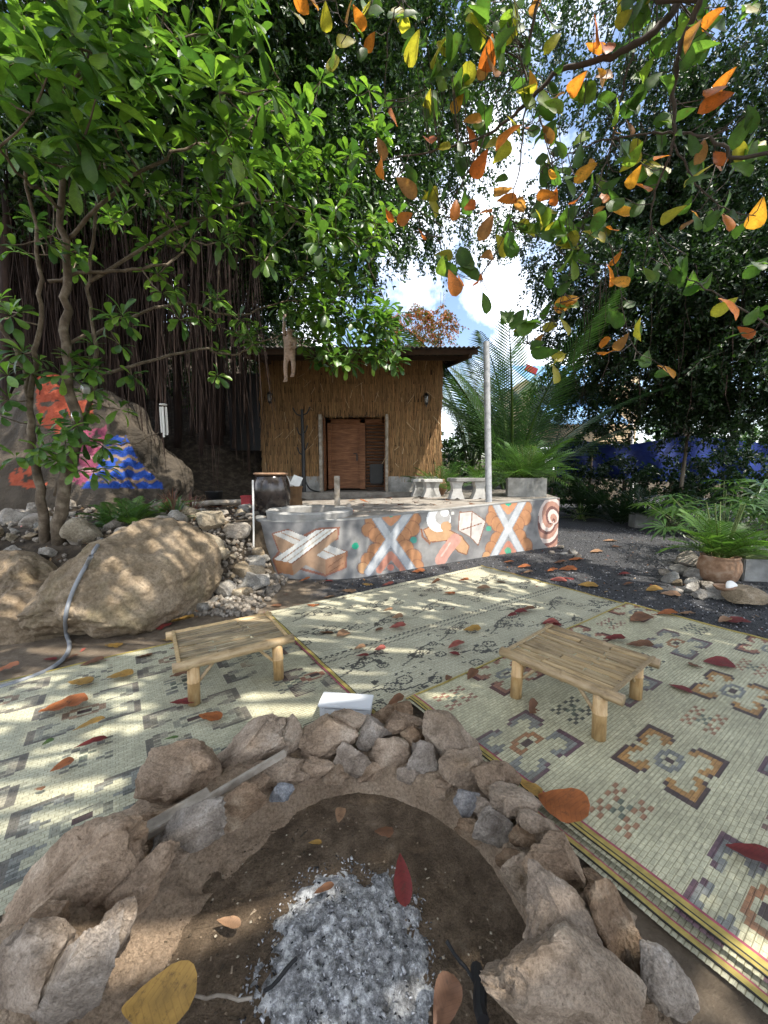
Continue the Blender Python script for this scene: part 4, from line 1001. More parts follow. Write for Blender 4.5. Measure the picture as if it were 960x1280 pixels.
# ------------------------------------------------------------------ painted rock on the bank
def rockpaint():
    nl, nm = 300, 150; c = A(95, 600, 7.3); V = np.empty((nm, nl, 3))
    for j in range(nm):
        la = -.25 + (math.pi / 2 + .25) * j / (nm - 1)
        for i in range(nl):
            lo = math.radians(-125 + 250 * i / (nl - 1))
            d = Vector((math.cos(la) * math.sin(lo), -math.cos(la) * math.cos(lo), math.sin(la)))
            q = d * 2
            k = 1 + .16 * noise.noise(q * .9) + .07 * noise.noise(q * 2.4) + .02 * noise.noise(q * 7)
            # flattened, broken front
            V[j, i] = (c.x + d.x * 2.15 * k, c.y + d.y * 1.1 * k * (1 - .3 * d.z), c.z - .35 + max(-.5, d.z * 2.2 * k * (1 - .30 * max(0, d.x))))
    base = (np.arange(nm - 1)[:, None] * nl + np.arange(nl - 1)[None]).ravel()
    Fq = np.stack([base, base + 1, base + nl + 1, base + nl], 1)
    P = V.reshape(-1, 3); x, y, _ = proj(P)
    n1 = np.array([noise.noise(Vector(p) * 2) for p in P]); x2, y2 = x + 3 * n1, y + 3 * n1
    k = np.clip(.5 + n1 * .7, 0, 1)[:, None]; C = (1 - k) * np.array([[.025, .02, .014]]) + k * np.array([[.085, .068, .05]])  # deep shade on the rock is put into its base colour
    n3 = np.array([noise.noise(Vector(p) * 5) + .6 * noise.noise(Vector(p) * 13) for p in P])
    def pol(poly, c, al=.82): m_ = inpoly(x2 + 4 * n3, y2 + 4 * n3, poly) & (n3 < .22); C[m_] = C[m_] * (1 - al) + np.array(c) * al
    pol([(44, 470), (78, 455), (82, 500), (74, 545), (48, 530)], (.34, .06, .025)); pol([(76, 500), (112, 500), (116, 522), (92, 530)], (.34, .065, .028)); pol([(10, 590), (36, 580), (60, 606), (12, 608)], (.34, .065, .028))
    pol([(96, 540), (132, 532), (128, 575), (104, 608), (84, 600)], (.22, .04, .085))
    for yy, cl in ((552, 0), (570, 0), (588, 0)): 
        m_ = inpoly(x2, y2, [(96, 540), (132, 532), (128, 575), (104, 608), (84, 600)]) & (np.abs(y2 - yy - .25 * (x2 - 110)) < 2.5); C[m_] = (.30, .15, .17)
    tri = inpoly(x2, y2, [(132, 545), (158, 545), (172, 575), (204, 606), (204, 611), (104, 611), (112, 596), (122, 580)])
    wv_ = np.sin(x2 * .36) * 2.0
    band = ((y2 + wv_ - 545) % 14.5) < 10.5
    C[tri & band & (n3 < .45)] = (.012, .05, .26); C[tri & ~band] = (.20, .14, .10)
    o = link('painted_rock', mesh_np('painted_rock', P, Fq, C, smooth=True), mat=MAT['rockpaint'], label='big rock face painted with orange, pink and blue waves', cat='rock')
rockpaint()

# ------------------------------------------------------------------ leaf tools
def leaf_template(wmax, a, b, n=9, fold=.18, droop=.25, curl=0.0, wav=0.0):
    """wmax half width; a, b shape the base and the tip; sections crowd towards both ends so the tip is round"""
    ts = .5 - .5 * np.cos(np.linspace(0, 1, n) * np.pi); ts = .25 * np.linspace(0, 1, n) + .75 * ts
    hh = ts ** a * (1 - ts ** b) ** .55; hh = wmax * hh / hh.max(); hh[0] = .012; hh[-1] = .006; hh = np.maximum(hh, .008); V = []
    for i, (t_, h) in enumerate(zip(ts, hh)):
        z = -droop * t_ * t_; e = fold * h + curl * h * h * 4 + wav * math.sin(i * 2.3)
        V += [(t_, h, z + e), (t_, 0, z), (t_, -h, z + e - wav * 1.2 * math.sin(i * 1.7 + 1))]
    Fq = []
    for i in range(n - 1):
        for k in range(2): Fq.append((3 * i + k, 3 * i + 3 + k, 3 * i + 4 + k, 3 * i + 1 + k))
    return np.array(V), np.array(Fq)
OBO = leaf_template(.22, 1.25, 5, 9, .25, .28)
OBO2 = leaf_template(.20, 1.25, 5, 9, .35, .55)
ALM = leaf_template(.31, .8, 5, 9, .12, .10, .15, .012)
ALM2 = leaf_template(.28, .8, 5, 9, .45, .35, -.1, .016)
def leaf_mesh(tpl, col, name='leaf', vein=1.35):
    V, Fq = tpl; C = np.tile(np.array(col), (len(V), 1)); C[1::3] *= vein
    me = mesh_np(name, V, Fq, C, smooth=True)
    at_ = me.attributes.new('LP', 'FLOAT_VECTOR', 'POINT'); lp = np.stack([V[:, 0], np.abs(V[:, 1]), np.ones(len(V))], 1).astype(np.float32); at_.data.foreach_set('vector', lp.ravel())
    return me
def frame_from(d, n):
    d = d.normalized(); s = n.cross(d)
    s = s.normalized() if s.length > 1e-5 else d.orthogonal().normalized()
    return Matrix((d, s, d.cross(s))).transposed()
def spread_leaves(root, L, tpls, cols, matn, n_obj=300, name='leaf', stuffname='foliage'):
    """L: list of (P, R3, size, colour index). The ones that show largest become objects, the rest one mesh."""
    P = np.array([l[0] for l in L]); px, py, f = proj(P); size = np.array([l[2] for l in L])
    vis = (px > -20) & (px < 980) & (py > -20) & (py < 1300) & (f > .3); score = np.where(vis, size / np.maximum(f, .3), 0)
    order = np.argsort(-score); first = set(int(i) for i in order[:n_obj] if score[i] > 0)
    base = Vector(root.location); meshes = {}
    for i in first:
        p, r3, s, c = L[i]; key = (c, i % len(tpls))
        if key not in meshes: meshes[key] = leaf_mesh(tpls[key[1]], cols[c])
        o = link(name, meshes[key], root, MAT[matn])
        o.matrix_local = Matrix.Translation(Vector(p) - base) @ (r3.to_4x4() @ Matrix.Diagonal((s, s, s, 1)))
    rest = [i for i in range(len(L)) if i not in first]
    if not rest: return
    VV, FF, CC, b = [], [], [], 0
    for i in rest:
        p, r3, s, c = L[i]; tv, tf = tpls[i % len(tpls)]
        if score[i] < .012 and len(tv) > 12:     # coarser copy for leaves that show small
            tv = tv[[0, 1, 2, 9, 10, 11, 18, 19, 20, 24, 25, 26]] if len(tv) > 26 else tv
            tf = np.array([(3 * a + k, 3 * a + 3 + k, 3 * a + 4 + k, 3 * a + 1 + k) for a in range(len(tv) // 3 - 1) for k in range(2)])
        VV.append(tv @ np.array(r3).T * s + (np.array(p) - np.array(base))); FF.append(tf + b); b += len(tv)
        cc = np.tile(np.array(cols[c]) * (1 + .25 * math.sin(i * 12.9)), (len(tv), 1)); CC.append(cc)
    link(stuffname, mesh_np(stuffname, np.concatenate(VV), np.concatenate(FF), np.concatenate(CC), smooth=True), root, MAT[matn], kind='stuff')
def rosette(out, p, axis, n, s, cidx, spread=(50, 105), up=.25):
    axis = Vector(axis).normalized(); o1 = axis.orthogonal().normalized(); o2 = axis.cross(o1)
    a0 = rnd.uniform(0, 6.28)
    for k in range(n):
        a = a0 + k * 2.4 + rnd.gauss(0, .2); e = R(rnd.uniform(*spread)) * (.35 + .65 * (k + 1) / n)
        d = axis * math.cos(e) + (o1 * math.cos(a) + o2 * math.sin(a)) * math.sin(e)
        d.z -= rnd.uniform(0, .35); d.normalize()
        nn = (Vector((0, 0, 1)) + axis * .6 + Vector((rnd.gauss(0, .3), rnd.gauss(0, .3), 0)))
        out.append((p + d * s * .08, frame_from(d, nn), s * rnd.uniform(.6, 1.1), cidx()))

# ------------------------------------------------------------------ twin-stemmed broadleaf tree on the bank
GCOL = [(.068, .14, .028), (.05, .11, .025), (.11, .205, .034), (.036, .085, .023), (.15, .25, .042)]
def tree_near():
    b = A(64, 662, 4.35); b.z = bankz(b.x, b.y) - .05
    t = empty('broadleaf_tree', b, label='twin-stemmed tree with large glossy green leaves on the rocky bank', cat='tree')
    sk = []; mb = MB()
    def br(pts, r0, r1, part):
        p = smoothpath([A(*q) for q in pts], 5); p[0] = p[0]
        if part == 'trunk': p[0].z = b.z
        for i, x in enumerate(p[1:-1]): x += Vector((rnd.gauss(0, .012), rnd.gauss(0, .012), rnd.gauss(0, .012)))
        m_ = MB(); m_.tube([x - b for x in p], taper(len(p), r0 * .62, r1 * .6), 9); m_.build(part, MAT['barkpale'], t, smooth=True)
        sk.extend(p)
    br([(72, 662, 4.35), (82, 600, 4.35), (97, 540, 4.3), (84, 470, 4.2), (80, 400, 4.2), (84, 330, 4.1), (76, 250, 4.0), (84, 160, 3.9), (92, 40, 3.9)], .11, .025, 'trunk')
    br([(54, 662, 4.35), (50, 610, 4.3), (40, 560, 4.3), (38, 500, 4.2), (20, 440, 4.1), (-6, 400, 4.0)], .085, .03, 'trunk')
    br([(38, 500, 4.2), (46, 440, 4.1), (52, 380, 4.0), (46, 300, 3.9), (30, 200, 3.7)], .045, .02, 'branch')
    br([(70, 620, 4.4), (92, 560, 4.5), (112, 500, 4.5), (120, 450, 4.4), (112, 380, 4.3), (116, 300, 4.2), (130, 200, 4.2)], .05, .02, 'branch')
    br([(60, 352, 4.1), (110, 342, 4.2), (165, 337, 4.3), (215, 328, 4.5), (231, 304, 4.6), (212, 270, 4.6), (180, 236, 4.6)], .03, .012, 'branch')
    br([(80, 430, 4.2), (150, 405, 4.6), (225, 378, 5), (290, 395, 5.5), (345, 380, 6), (420, 372, 6.3)], .032, .012, 'branch')
    br([(100, 480, 4.4), (180, 452, 4.8), (250, 437, 5.4), (290, 444, 5.8), (322, 430, 6), (362, 420, 6.1), (420, 432, 6.2)], .032, .011, 'branch')
    br([(84, 300, 4.1), (160, 225, 4.0), (230, 185, 4.2), (300, 165, 4.6), (350, 100, 5)], .03, .012, 'branch')
    br([(76, 260, 4.0), (30, 220, 3.4), (-10, 180, 3.1)], .025, .012, 'branch')
    br([(112, 352, 4.2), (240, 275, 4.8), (340, 252, 5.5), (430, 292, 6), (470, 352, 6.2), (490, 410, 6.3)], .03, .01, 'branch')
    br([(92, 100, 3.9), (180, 60, 4.3), (270, 40, 4.8)], .022, .01, 'branch')
    br([(97, 545, 4.3), (130, 552, 4.6), (165, 556, 4.9), (198, 540, 5.1)], .02, .009, 'branch')
    ros = []
    def reg(n, x0, x1, y0, y1, d0, d1, s): 
        for _ in range(n): ros.append((A(rnd.uniform(x0, x1), rnd.uniform(y0, y1), rnd.uniform(d0, d1)), s))
    reg(34, -40, 150, 40, 215, 3.0, 4.0, .26); reg(30, 120, 335, 60, 225, 3.8, 4.7, .27); reg(30, 230, 400, 120, 330, 4.6, 5.8, .24)
    reg(75, 370, 500, 270, 452, 5.5, 6.7, .22); reg(22, 330, 440, 180, 300, 5.2, 6.4, .22); reg(20, 180, 330, -40, 80, 4.4, 5.2, .24); reg(22, 270, 420, 400, 440, 5.6, 6.3, .16); reg(20, -20, 180, -40, 60, 3.6, 4.2, .25); reg(46, 385, 505, 380, 462, 5.6, 6.4, .21); reg(14, 330, 400, 330, 420, 5.4, 6.2, .2); reg(36, -20, 330, 215, 400, 4.0, 5.2, .19); reg(20, 0, 130, 430, 600, 4.0, 4.6, .17); reg(24, 330, 500, 100, 260, 5.5, 6.8, .2)
    for q in [(20, 572, 4.1), (82, 541, 4.1), (96, 588, 4.2), (50, 560, 4.1), (150, 432, 4.6), (100, 322, 4.0), (112, 462, 4.3), (78, 470, 4.1), (160, 408, 4.5), (245, 395, 5.0), (60, 305, 3.9), (12, 500, 4), (30, 442, 4), (272, 470, 5.4), (165, 470, 4.7), (116, 590, 4.3), (128, 585, 4.4), (14, 395, 3.9), (150, 512, 4.6), (40, 468, 4.1), (225, 400, 4.9), (300, 400, 5.4), (75, 575, 4.2), (10, 470, 4.0)]: ros.append((A(*q), .19))
    L = []; nodes = [x.copy() for x in sk]; tw = MB()
    NP = np.array([list(x) for x in nodes]); ros.sort(key=lambda r_: np.min(((NP - np.array(r_[0])) ** 2).sum(1)))
    ros = [r_ for r_ in ros if not (abs(float(proj(r_[0])[0]) - 364) < 34 and abs(float(proj(r_[0])[1]) - 440) < 44 and r_[0].y < 6.2)]
    for p, s in ros:
        D = ((NP - np.array(p)) ** 2).sum(1); q = Vector(NP[int(np.argmin(D))]); d = p - q
        mid = q.lerp(p, .55) + Vector((0, 0, -.06 * d.length)); 
        tw.tube([q - b, mid - b, p - b], [.009, .007, .005], 5, False); NP = np.vstack([NP, [list(mid)], [list(p)]])
        ax = (d.normalized() if d.length > .02 else Vector((0, 0, 1))) * .5 + Vector((.25, -.35, .55))
        rosette(L, p, ax, rnd.randint(8, 12), s, lambda: rnd.choice([0, 0, 1, 2, 2, 3, 4]), (45, 110))
    tw.build('twigs', MAT['barkpale'], t, kind='stuff')
    spread_leaves(t, L, [OBO, OBO2], GCOL, 'leaf')
tree_near()

# ------------------------------------------------------------------ figs: small leaves on drooping twigs, hanging roots
def small_leaves(P, D, L, Wd, col):
    """vectorised folded diamonds. P base, D direction, returns V,F,C"""
    n = len(P); N = nr.normal(size=(n, 3)); N[:, 2] += .8
    S_ = np.cross(N, D); S_ /= np.linalg.norm(S_, axis=1, keepdims=True) + 1e-9; N = np.cross(D, S_)
    L = L[:, None]; Wd = Wd[:, None]; mid = P + D * L * .42 
    V = np.stack([P, mid + S_ * Wd + N * Wd * .35, P + D * L - N * L * .1, mid - S_ * Wd + N * Wd * .35], 1).reshape(-1, 3)
    b = np.arange(n)[:, None] * 4
    Fq = np.concatenate([b + np.array([[0, 2, 1]]), b + np.array([[0, 3, 2]])])
    return V, Fq, np.repeat(col, 4, axis=0)
def fig_crown(root, blobs, per, llen, cols, matn='ficus', droop=.8, name='foliage', twmat='twig'):
    base = np.array(root.location); VV, FF, CC, nb = [], [], [], 0; tw = MB()
    for (c, r_, dens) in blobs:
        n = int(per * dens * r_ ** 2)
        for _ in range(n):
            u = Vector((rnd.gauss(0, 1), rnd.gauss(0, 1), rnd.gauss(0, 1))).normalized()
            rr_ = r_ * (.45 + .55 * rnd.random() ** .5) * (1 + .25 * noise.noise(u * 2 + c)); p = c + Vector((u.x, u.y, u.z * .85)) * rr_
            h = Vector((u.x, u.y, 0)) * .5 + Vector((rnd.gauss(0, .35), rnd.gauss(0, .35), .2)); ln_ = rnd.uniform(.35, .85)
            k = rnd.randint(16, 30); ts = np.linspace(0, 1, k)[:, None]
            path = np.array(p) + np.array(h)[None] * ts * ln_ * .8 + np.array([0, 0, -droop])[None] * (ts ** 1.7) * ln_
            if rnd.random() < .3: tw.tube([path[0] - base, path[k // 2] - base, path[-1] - base], [.006, .004, .002], 3, False)
            D = nr.normal(size=(k, 3)) * .6 + np.array(h)[None] * .5; D[:, 2] -= .45; D /= np.linalg.norm(D, axis=1, keepdims=True)
            shade = rnd.uniform(.75, 1.25); ci = nr.integers(0, len(cols), k)
            V, Fq, C = small_leaves(path + nr.normal(size=(k, 3)) * .03, D, llen * nr.uniform(.7, 1.25, k), llen * .24 * nr.uniform(.8, 1.2, k), np.array(cols)[ci] * shade)
            VV.append(V - base); FF.append(Fq + nb); CC.append(C); nb += len(V)
    link(name, mesh_np(name, np.concatenate(VV), np.concatenate(FF), np.concatenate(CC)), root, MAT[matn], kind='stuff')
    if tw.v: tw.build('twigs', MAT[twmat], root, kind='stuff')
def limb(root, pts, r0, r1, name='branch', mat='bark', seg=9):
    b = Vector(root.location); p = smoothpath(pts, 5)
    for x in p[1:-1]: x += Vector((rnd.gauss(0, .03), rnd.gauss(0, .03), 0)) * min(1, r0 * 6)
    MB().tube([x - b for x in p], taper(len(p), r0, r1), seg).build(name, MAT[mat], root, smooth=True)
FC = [(.034, .078, .019), (.026, .062, .016), (.048, .10, .023), (.066, .13, .032), (.018, .042, .013)]
def B(px, py, d, r_, dens=1.0): return (A(px, py, d), r_, dens)
fg = empty('weeping_fig', (-6.6, 9.6, bankz(-6.6, 9.6) - .3), label='huge weeping fig with curtains of hanging brown roots left of the hut', cat='tree')
b0 = Vector(fg.location)
for k in range(7):
    a = k * .9; limb(fg, [b0 + Vector((math.cos(a) * .7, math.sin(a) * .5, 0)), b0 + Vector((math.cos(a) * .35, math.sin(a) * .3, 2)), b0 + Vector((math.cos(a + .6) * .3, math.sin(a + .6) * .3, 4)), b0 + Vector((math.cos(a) * 1.4, math.sin(a) * 1.0, 6))], .28, .12, 'trunk')
blobsL = [B(40, 40, 7.5, 1.9), B(-40, 180, 7, 1.6), B(170, 0, 8.2, 2.2), B(300, 40, 8.6, 2.2), B(410, 60, 9, 1.9), B(470, 190, 9.2, 1.5), B(440, 290, 8.9, 1.3), B(355, 190, 8.6, 1.7), B(250, 170, 8.6, 1.5), B(130, 150, 8.2, 1.6), B(40, 170, 7.8, 1.4), B(330, 320, 9, 1.0), B(250, 320, 9.2, .9, .7), B(505, 60, 9.5, 1.3, .8), B(525, 150, 9.8, 1.0, .6), B(500, 270, 9.8, .9, .7), B(420, -60, 8, 1.8), B(230, 260, 8, 1.1), B(330, 270, 8.2, 1.2), B(400, 230, 8.4, 1.2), B(300, 370, 8.4, .8), B(380, 350, 8.6, .9), B(150, 230, 7.6, 1.0), B(60, 240, 7.4, .9, .7), B(540, 20, 9.6, 1.4, .8), B(590, 90, 10.2, 1.2, .5), B(560, 180, 10, 1.0, .6), B(610, 290, 12, .8, .5), B(320, 370, 11.5, 1.4, .8), B(265, 330, 11.5, 1.4, .8), B(200, 380, 12, 1.5, .8), B(120, 330, 12, 1.5, .8), B(40, 300, 11.5, 1.6, .8), B(190, 280, 12, 1.6, .8), B(310, 290, 12, 1.3, .8), B(575, 215, 10.5, 1.1, .45), B(600, 130, 10.5, 1.2, .4), B(560, 60, 10, 1.3, .5), B(620, 20, 10, 1.2, .45), B(545, 300, 11, .8, .5), B(280, -120, 7, 2.2), B(100, -120, 6.5, 2.2)]
fig_crown(fg, blobsL, 165, .105, FC)
for c, r_, _ in [q for q in blobsL if q[2] > .5]: limb(fg, [b0 + Vector((rnd.gauss(0, .4), rnd.gauss(0, .3), rnd.uniform(3.6, 5.4))), (b0 + Vector((0, 0, 5)) + c) / 2 + Vector((0, 0, .3)), c], .12, .03)
rt = MB()
for i in range(1500):
    px = rnd.uniform(-60, 320); d = rnd.uniform(6.9, 9.4); p = A(px, rnd.uniform(180, 380), d)
    zb = bankz(p.x, p.y); L = min(p.z - zb, rnd.uniform(.8, 3.8)); cl = Vector((rnd.gauss(0, .2), rnd.gauss(0, .15), 0)); r_ = rnd.choice([.005, .006, .008, .012])
    rt.tube([p - b0, p + cl * .5 - Vector((0, 0, L * .5)) - b0, p + cl - Vector((rnd.gauss(0, .04), 0, L)) - b0], [r_, r_ * .9, r_ * .5], 4, False)
rt.build('hanging_roots', MAT['root'], fg, kind='stuff')
for px, d, y0, y1, r_ in [(rnd.uniform(-20, 300), rnd.uniform(8.8, 10), 230, rnd.uniform(480, 560), rnd.uniform(.06, .2)) for _ in range(22)] + [(248, 7.6, 300, 560, .05), (242, 7.7, 320, 545, .04), (255, 7.8, 330, 570, .035), (30, 7.2, 250, 640, .06), (8, 7.0, 240, 640, .09), (75, 8.0, 250, 520, .05), (185, 8.2, 300, 500, .05), (200, 8.5, 280, 520, .06), (140, 8.3, 260, 500, .06), (290, 8.8, 330, 560, .05), (310, 9.2, 350, 590, .04), (100, 8.6, 250, 500, .10), (165, 8.8, 260, 540, .12), (225, 9, 300, 560, .09)]:
    p, q = A(px, y0, d), A(px + rnd.uniform(-4, 6), y1, d); limb(fg, [p, p.lerp(q, .5) + Vector((rnd.gauss(0, .04), 0, 0)), q], r_ * .8, r_, 'hanging_root', 'root')

fr = empty('weeping_fig', (10.5, 13.4, -.05), label='dark spreading fig with thin hanging roots above the blue tarpaulin', cat='tree')
b1 = Vector(fr.location)
for k in range(5):
    a = k * 1.25; limb(fr, [b1 + Vector((math.cos(a) * .5, math.sin(a) * .4, 0)), b1 + Vector((math.cos(a) * .25, math.sin(a) * .25, 2)), b1 + Vector((math.cos(a) * 1.1, math.sin(a), 4.6))], .2, .1, 'trunk')
blobsR = [B(755, 350, 10.2, 1.3), B(840, 370, 9.6, 1.7), B(930, 350, 9, 1.7), B(900, 455, 9, 1.2), B(800, 455, 10, 1.2), B(735, 455, 11, 1.0), B(960, 450, 8.4, 1.2), B(850, 300, 10.5, 1.6), B(950, 250, 9.5, 1.6, .7), B(1010, 330, 9, 2), B(860, 500, 9.6, .8), B(770, 510, 10.6, .7), B(945, 510, 8.6, .8), B(720, 400, 11.6, 1.0), B(900, 250, 11, 1.5, .6), B(660, 40, 11, 1.3, .4), B(740, 80, 11, 1.3, .45), B(800, 150, 10.5, 1.4, .6), B(870, 60, 10, 1.7, .6), B(940, 120, 9.5, 1.6, .7), B(700, 250, 12, 1.0, .45), B(760, 230, 11.5, 1.2, .65), B(800, 260, 11, 1.3, .9), B(650, 280, 12.5, .9, .35), B(900, 180, 10, 1.4, .8), B(820, 230, 10.5, 1.3, .9), B(880, 420, 9.4, 1.3), B(700, 340, 11.5, .9, .8), B(690, 500, 13, .8)]
fig_crown(fr, blobsR, 190, .11, [(.017, .040, .013), (.013, .031, .010), (.024, .053, .015), (.034, .07, .02)])  # dark species, leaf greens lowered further to deepen the background shade
for c, r_, _ in [q for q in blobsR if q[2] > .5]: limb(fr, [b1 + Vector((rnd.gauss(0, .3), rnd.gauss(0, .3), rnd.uniform(3, 4.4))), (b1 + Vector((0, 0, 4.4)) + c) / 2 + Vector((0, 0, .3)), c], .09, .025)
rt = MB()
for i in range(170):
    px = rnd.uniform(720, 1000); d = rnd.uniform(7.8, 10.5); p = A(px, rnd.uniform(330, 470), d); L = rnd.uniform(.4, 1.5); r_ = rnd.choice([.004, .006, .009])
    rt.tube([p - b1, p - Vector((rnd.gauss(0, .04), 0, L * .5)) - b1, p - Vector((rnd.gauss(0, .08), 0, L)) - b1], [r_, r_ * .8, r_ * .4], 4, False)
rt.build('hanging_roots', MAT['root'], fr, kind='stuff')

# ------------------------------------------------------------------ palms
def frond_mesh(L, droop, n, ll, lw, col, vshape=.5, twist=0.0, curve=1.0):
    """rachis along +x rising and drooping, leaflets on both sides"""
    V, Fq, C = [], [], []
    def rp_(t_): return Vector((L * (t_ - .12 * droop * t_ ** 3), 0, -droop * L * .55 * t_ ** 2.2))
    N_ = 14; 
    for i in range(N_):
        t0, t1 = i / N_, (i + 1) / N_; a, b_ = rp_(t0), rp_(t1); w0, w1 = .012 * L * (1 - t0) + .003, .012 * L * (1 - t1) + .003; k = len(V)
        V += [a + Vector((0, w0, 0)), a + Vector((0, -w0, 0)), a + Vector((0, 0, -w0)), b_ + Vector((0, w1, 0)), b_ + Vector((0, -w1, 0)), b_ + Vector((0, 0, -w1))]
        Fq += [(k, k + 3, k + 4, k + 1), (k + 1, k + 4, k + 5, k + 2), (k + 2, k + 5, k + 3, k)]; C += [(col[0] * 1.5, col[1] * 1.15, col[2])] * 6
    for i in range(n):
        t_ = .12 + .88 * (i + .5) / n; p = rp_(t_); tg = (rp_(min(1, t_ + .02)) - rp_(t_ - .02)).normalized(); prof = math.sin(math.pi * (.12 + .86 * t_)) ** .7
        for s in (-1, 1):
            l = ll * prof * rnd.uniform(.85, 1.1); d = (tg * (.35 + .75 * t_) + Vector((0, s, 0)) + Vector((0, 0, vshape * rnd.uniform(.6, 1.2)))).normalized()
            k = len(V); wv_ = lw * rnd.uniform(.8, 1.1); up = Vector((0, 0, 1)); sd = d.cross(up).normalized()
            m_ = p + d * l * .5 + Vector((0, 0, -.06 * l)); e = p + d * l * .98 + Vector((0, 0, -.30 * l * curve))
            V += [p + sd * wv_ * .4, p - sd * wv_ * .4, m_ + sd * wv_ + up * .0, m_ - sd * wv_, e]
            Fq += [(k, k + 1, k + 3, k + 2)]; Fq.append((k + 2, k + 3, k + 4)); 
            f = rnd.uniform(.75, 1.25); C += [(col[0] * f, col[1] * f, col[2] * f)] * 5
    q4 = np.array([f for f in Fq if len(f) == 4]); q3 = np.array([f for f in Fq if len(f) == 3])
    return mesh_np('frond', np.array([tuple(v) for v in V]), [q4, q3], np.array(C))
def palm(name, loc, n, L, el, droop, nl, ll, lw, cols, label, cat='palm', stems=0, group=None, azs=None, h0=0, vshape=.5, spread=.12):
    t = empty(name, loc, label=label, cat=cat, group=group)
    vari = [frond_mesh(L * rnd.uniform(.85, 1.1), droop * rnd.uniform(.7, 1.25), nl, ll, lw, cols[k % len(cols)], vshape) for k in range(5)]
    for k in range(n):
        az = azs[k][0] if azs else k * 2.4 + rnd.gauss(0, .25); e = azs[k][1] if azs else rnd.uniform(*el)
        o = link('frond', vari[k % 5], t, MAT['frond']); o.location = (math.cos(az) * spread * rnd.random(), math.sin(az) * spread * rnd.random(), h0 + rnd.uniform(0, .06))
        o.rotation_euler = (rnd.gauss(0, .15), -e, az); s = rnd.uniform(.75, 1.1); o.scale = (s, s, s)
    for k in range(stems):
        a = rnd.uniform(0, 6.28); x, y = .1 * math.cos(a), .1 * math.sin(a); MB().tube([(x * .4, y * .4, -.02), (x, y, .3), (x * 2.0, y * 2.0, .75)], [.012, .010, .007], 6).build('stem', MAT['stemgreen'], t)
    return t
MAT['stemgreen'] = M_plain('green_stem', (.13, .17, .05), .5)
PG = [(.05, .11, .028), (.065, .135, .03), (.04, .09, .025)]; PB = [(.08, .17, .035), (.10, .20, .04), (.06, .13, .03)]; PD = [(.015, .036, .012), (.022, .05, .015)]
# coconut palm behind the terrace end
pc_ = A(640, 610, 10.3); pc_.z = .3
azc = [(R(x), R(e)) for x, e in ((100, 60), (60, 55), (140, 74), (75, 70), (165, 78), (95, 80), (48, 48), (85, 52), (120, 66), (150, 70), (110, 75), (20, 50), (130, 80), (-30, 62), (-75, 78), (35, 66), (0, 40), (70, 40), (180, 76), (-110, 80))]
cp = palm('coconut_palm', pc_, 20, 5.6, (R(42), R(80)), .6, 58, 1.0, .021, [(.032, .075, .02), (.042, .095, .024), (.03, .065, .018)], 'young coconut palm with long arching fronds behind the steel pole', azs=azc, h0=.5, vshape=.1, spread=.2)
MB().tube([(0, 0, -.3), (0, 0, .3), (0, 0, .75)], [.28, .22, .14], 12).build('trunk', MAT['bark'], cp)
pc2 = A(590, 560, 14.6); pc2.z = .4
palm('coconut_palm', pc2, 9, 5.6, (R(55), R(86)), .45, 60, .9, .018, [(.06, .11, .05), (.07, .13, .05)], 'taller coconut palm rising behind the hut roof', azs=[(R(x), R(e)) for x, e in ((80, 60), (120, 70), (150, 78), (60, 56), (20, 82), (30, 60), (0, 66), (100, 84), (165, 80))], h0=1.2, vshape=.1, spread=.2)
# areca in the planter box
p = A(657, 608, 8.15); p.z = tz(p.x) + .3
palm('areca_palm', p, 64, 1.0, (R(15), R(85)), .7, 17, .34, .009, PG, 'bushy feathery areca palm filling the concrete planter box', stems=8, spread=.26)
p = A(552, 612, 9.2); p.z = tz(p.x) + .02
palm('areca_palm', p, 30, .85, (R(25), R(85)), .5, 20, .26, .008, [(.05, .12, .025), (.07, .14, .03)], 'small feathery palm against the hut wall behind the stools', stems=5, spread=.2)
p = A(608, 612, 9.6); p.z = tz(p.x) + .02
palm('areca_palm', p, 22, .9, (R(25), R(80)), .5, 20, .26, .008, PG, 'feathery palm behind the long concrete bench', stems=4, spread=.2)
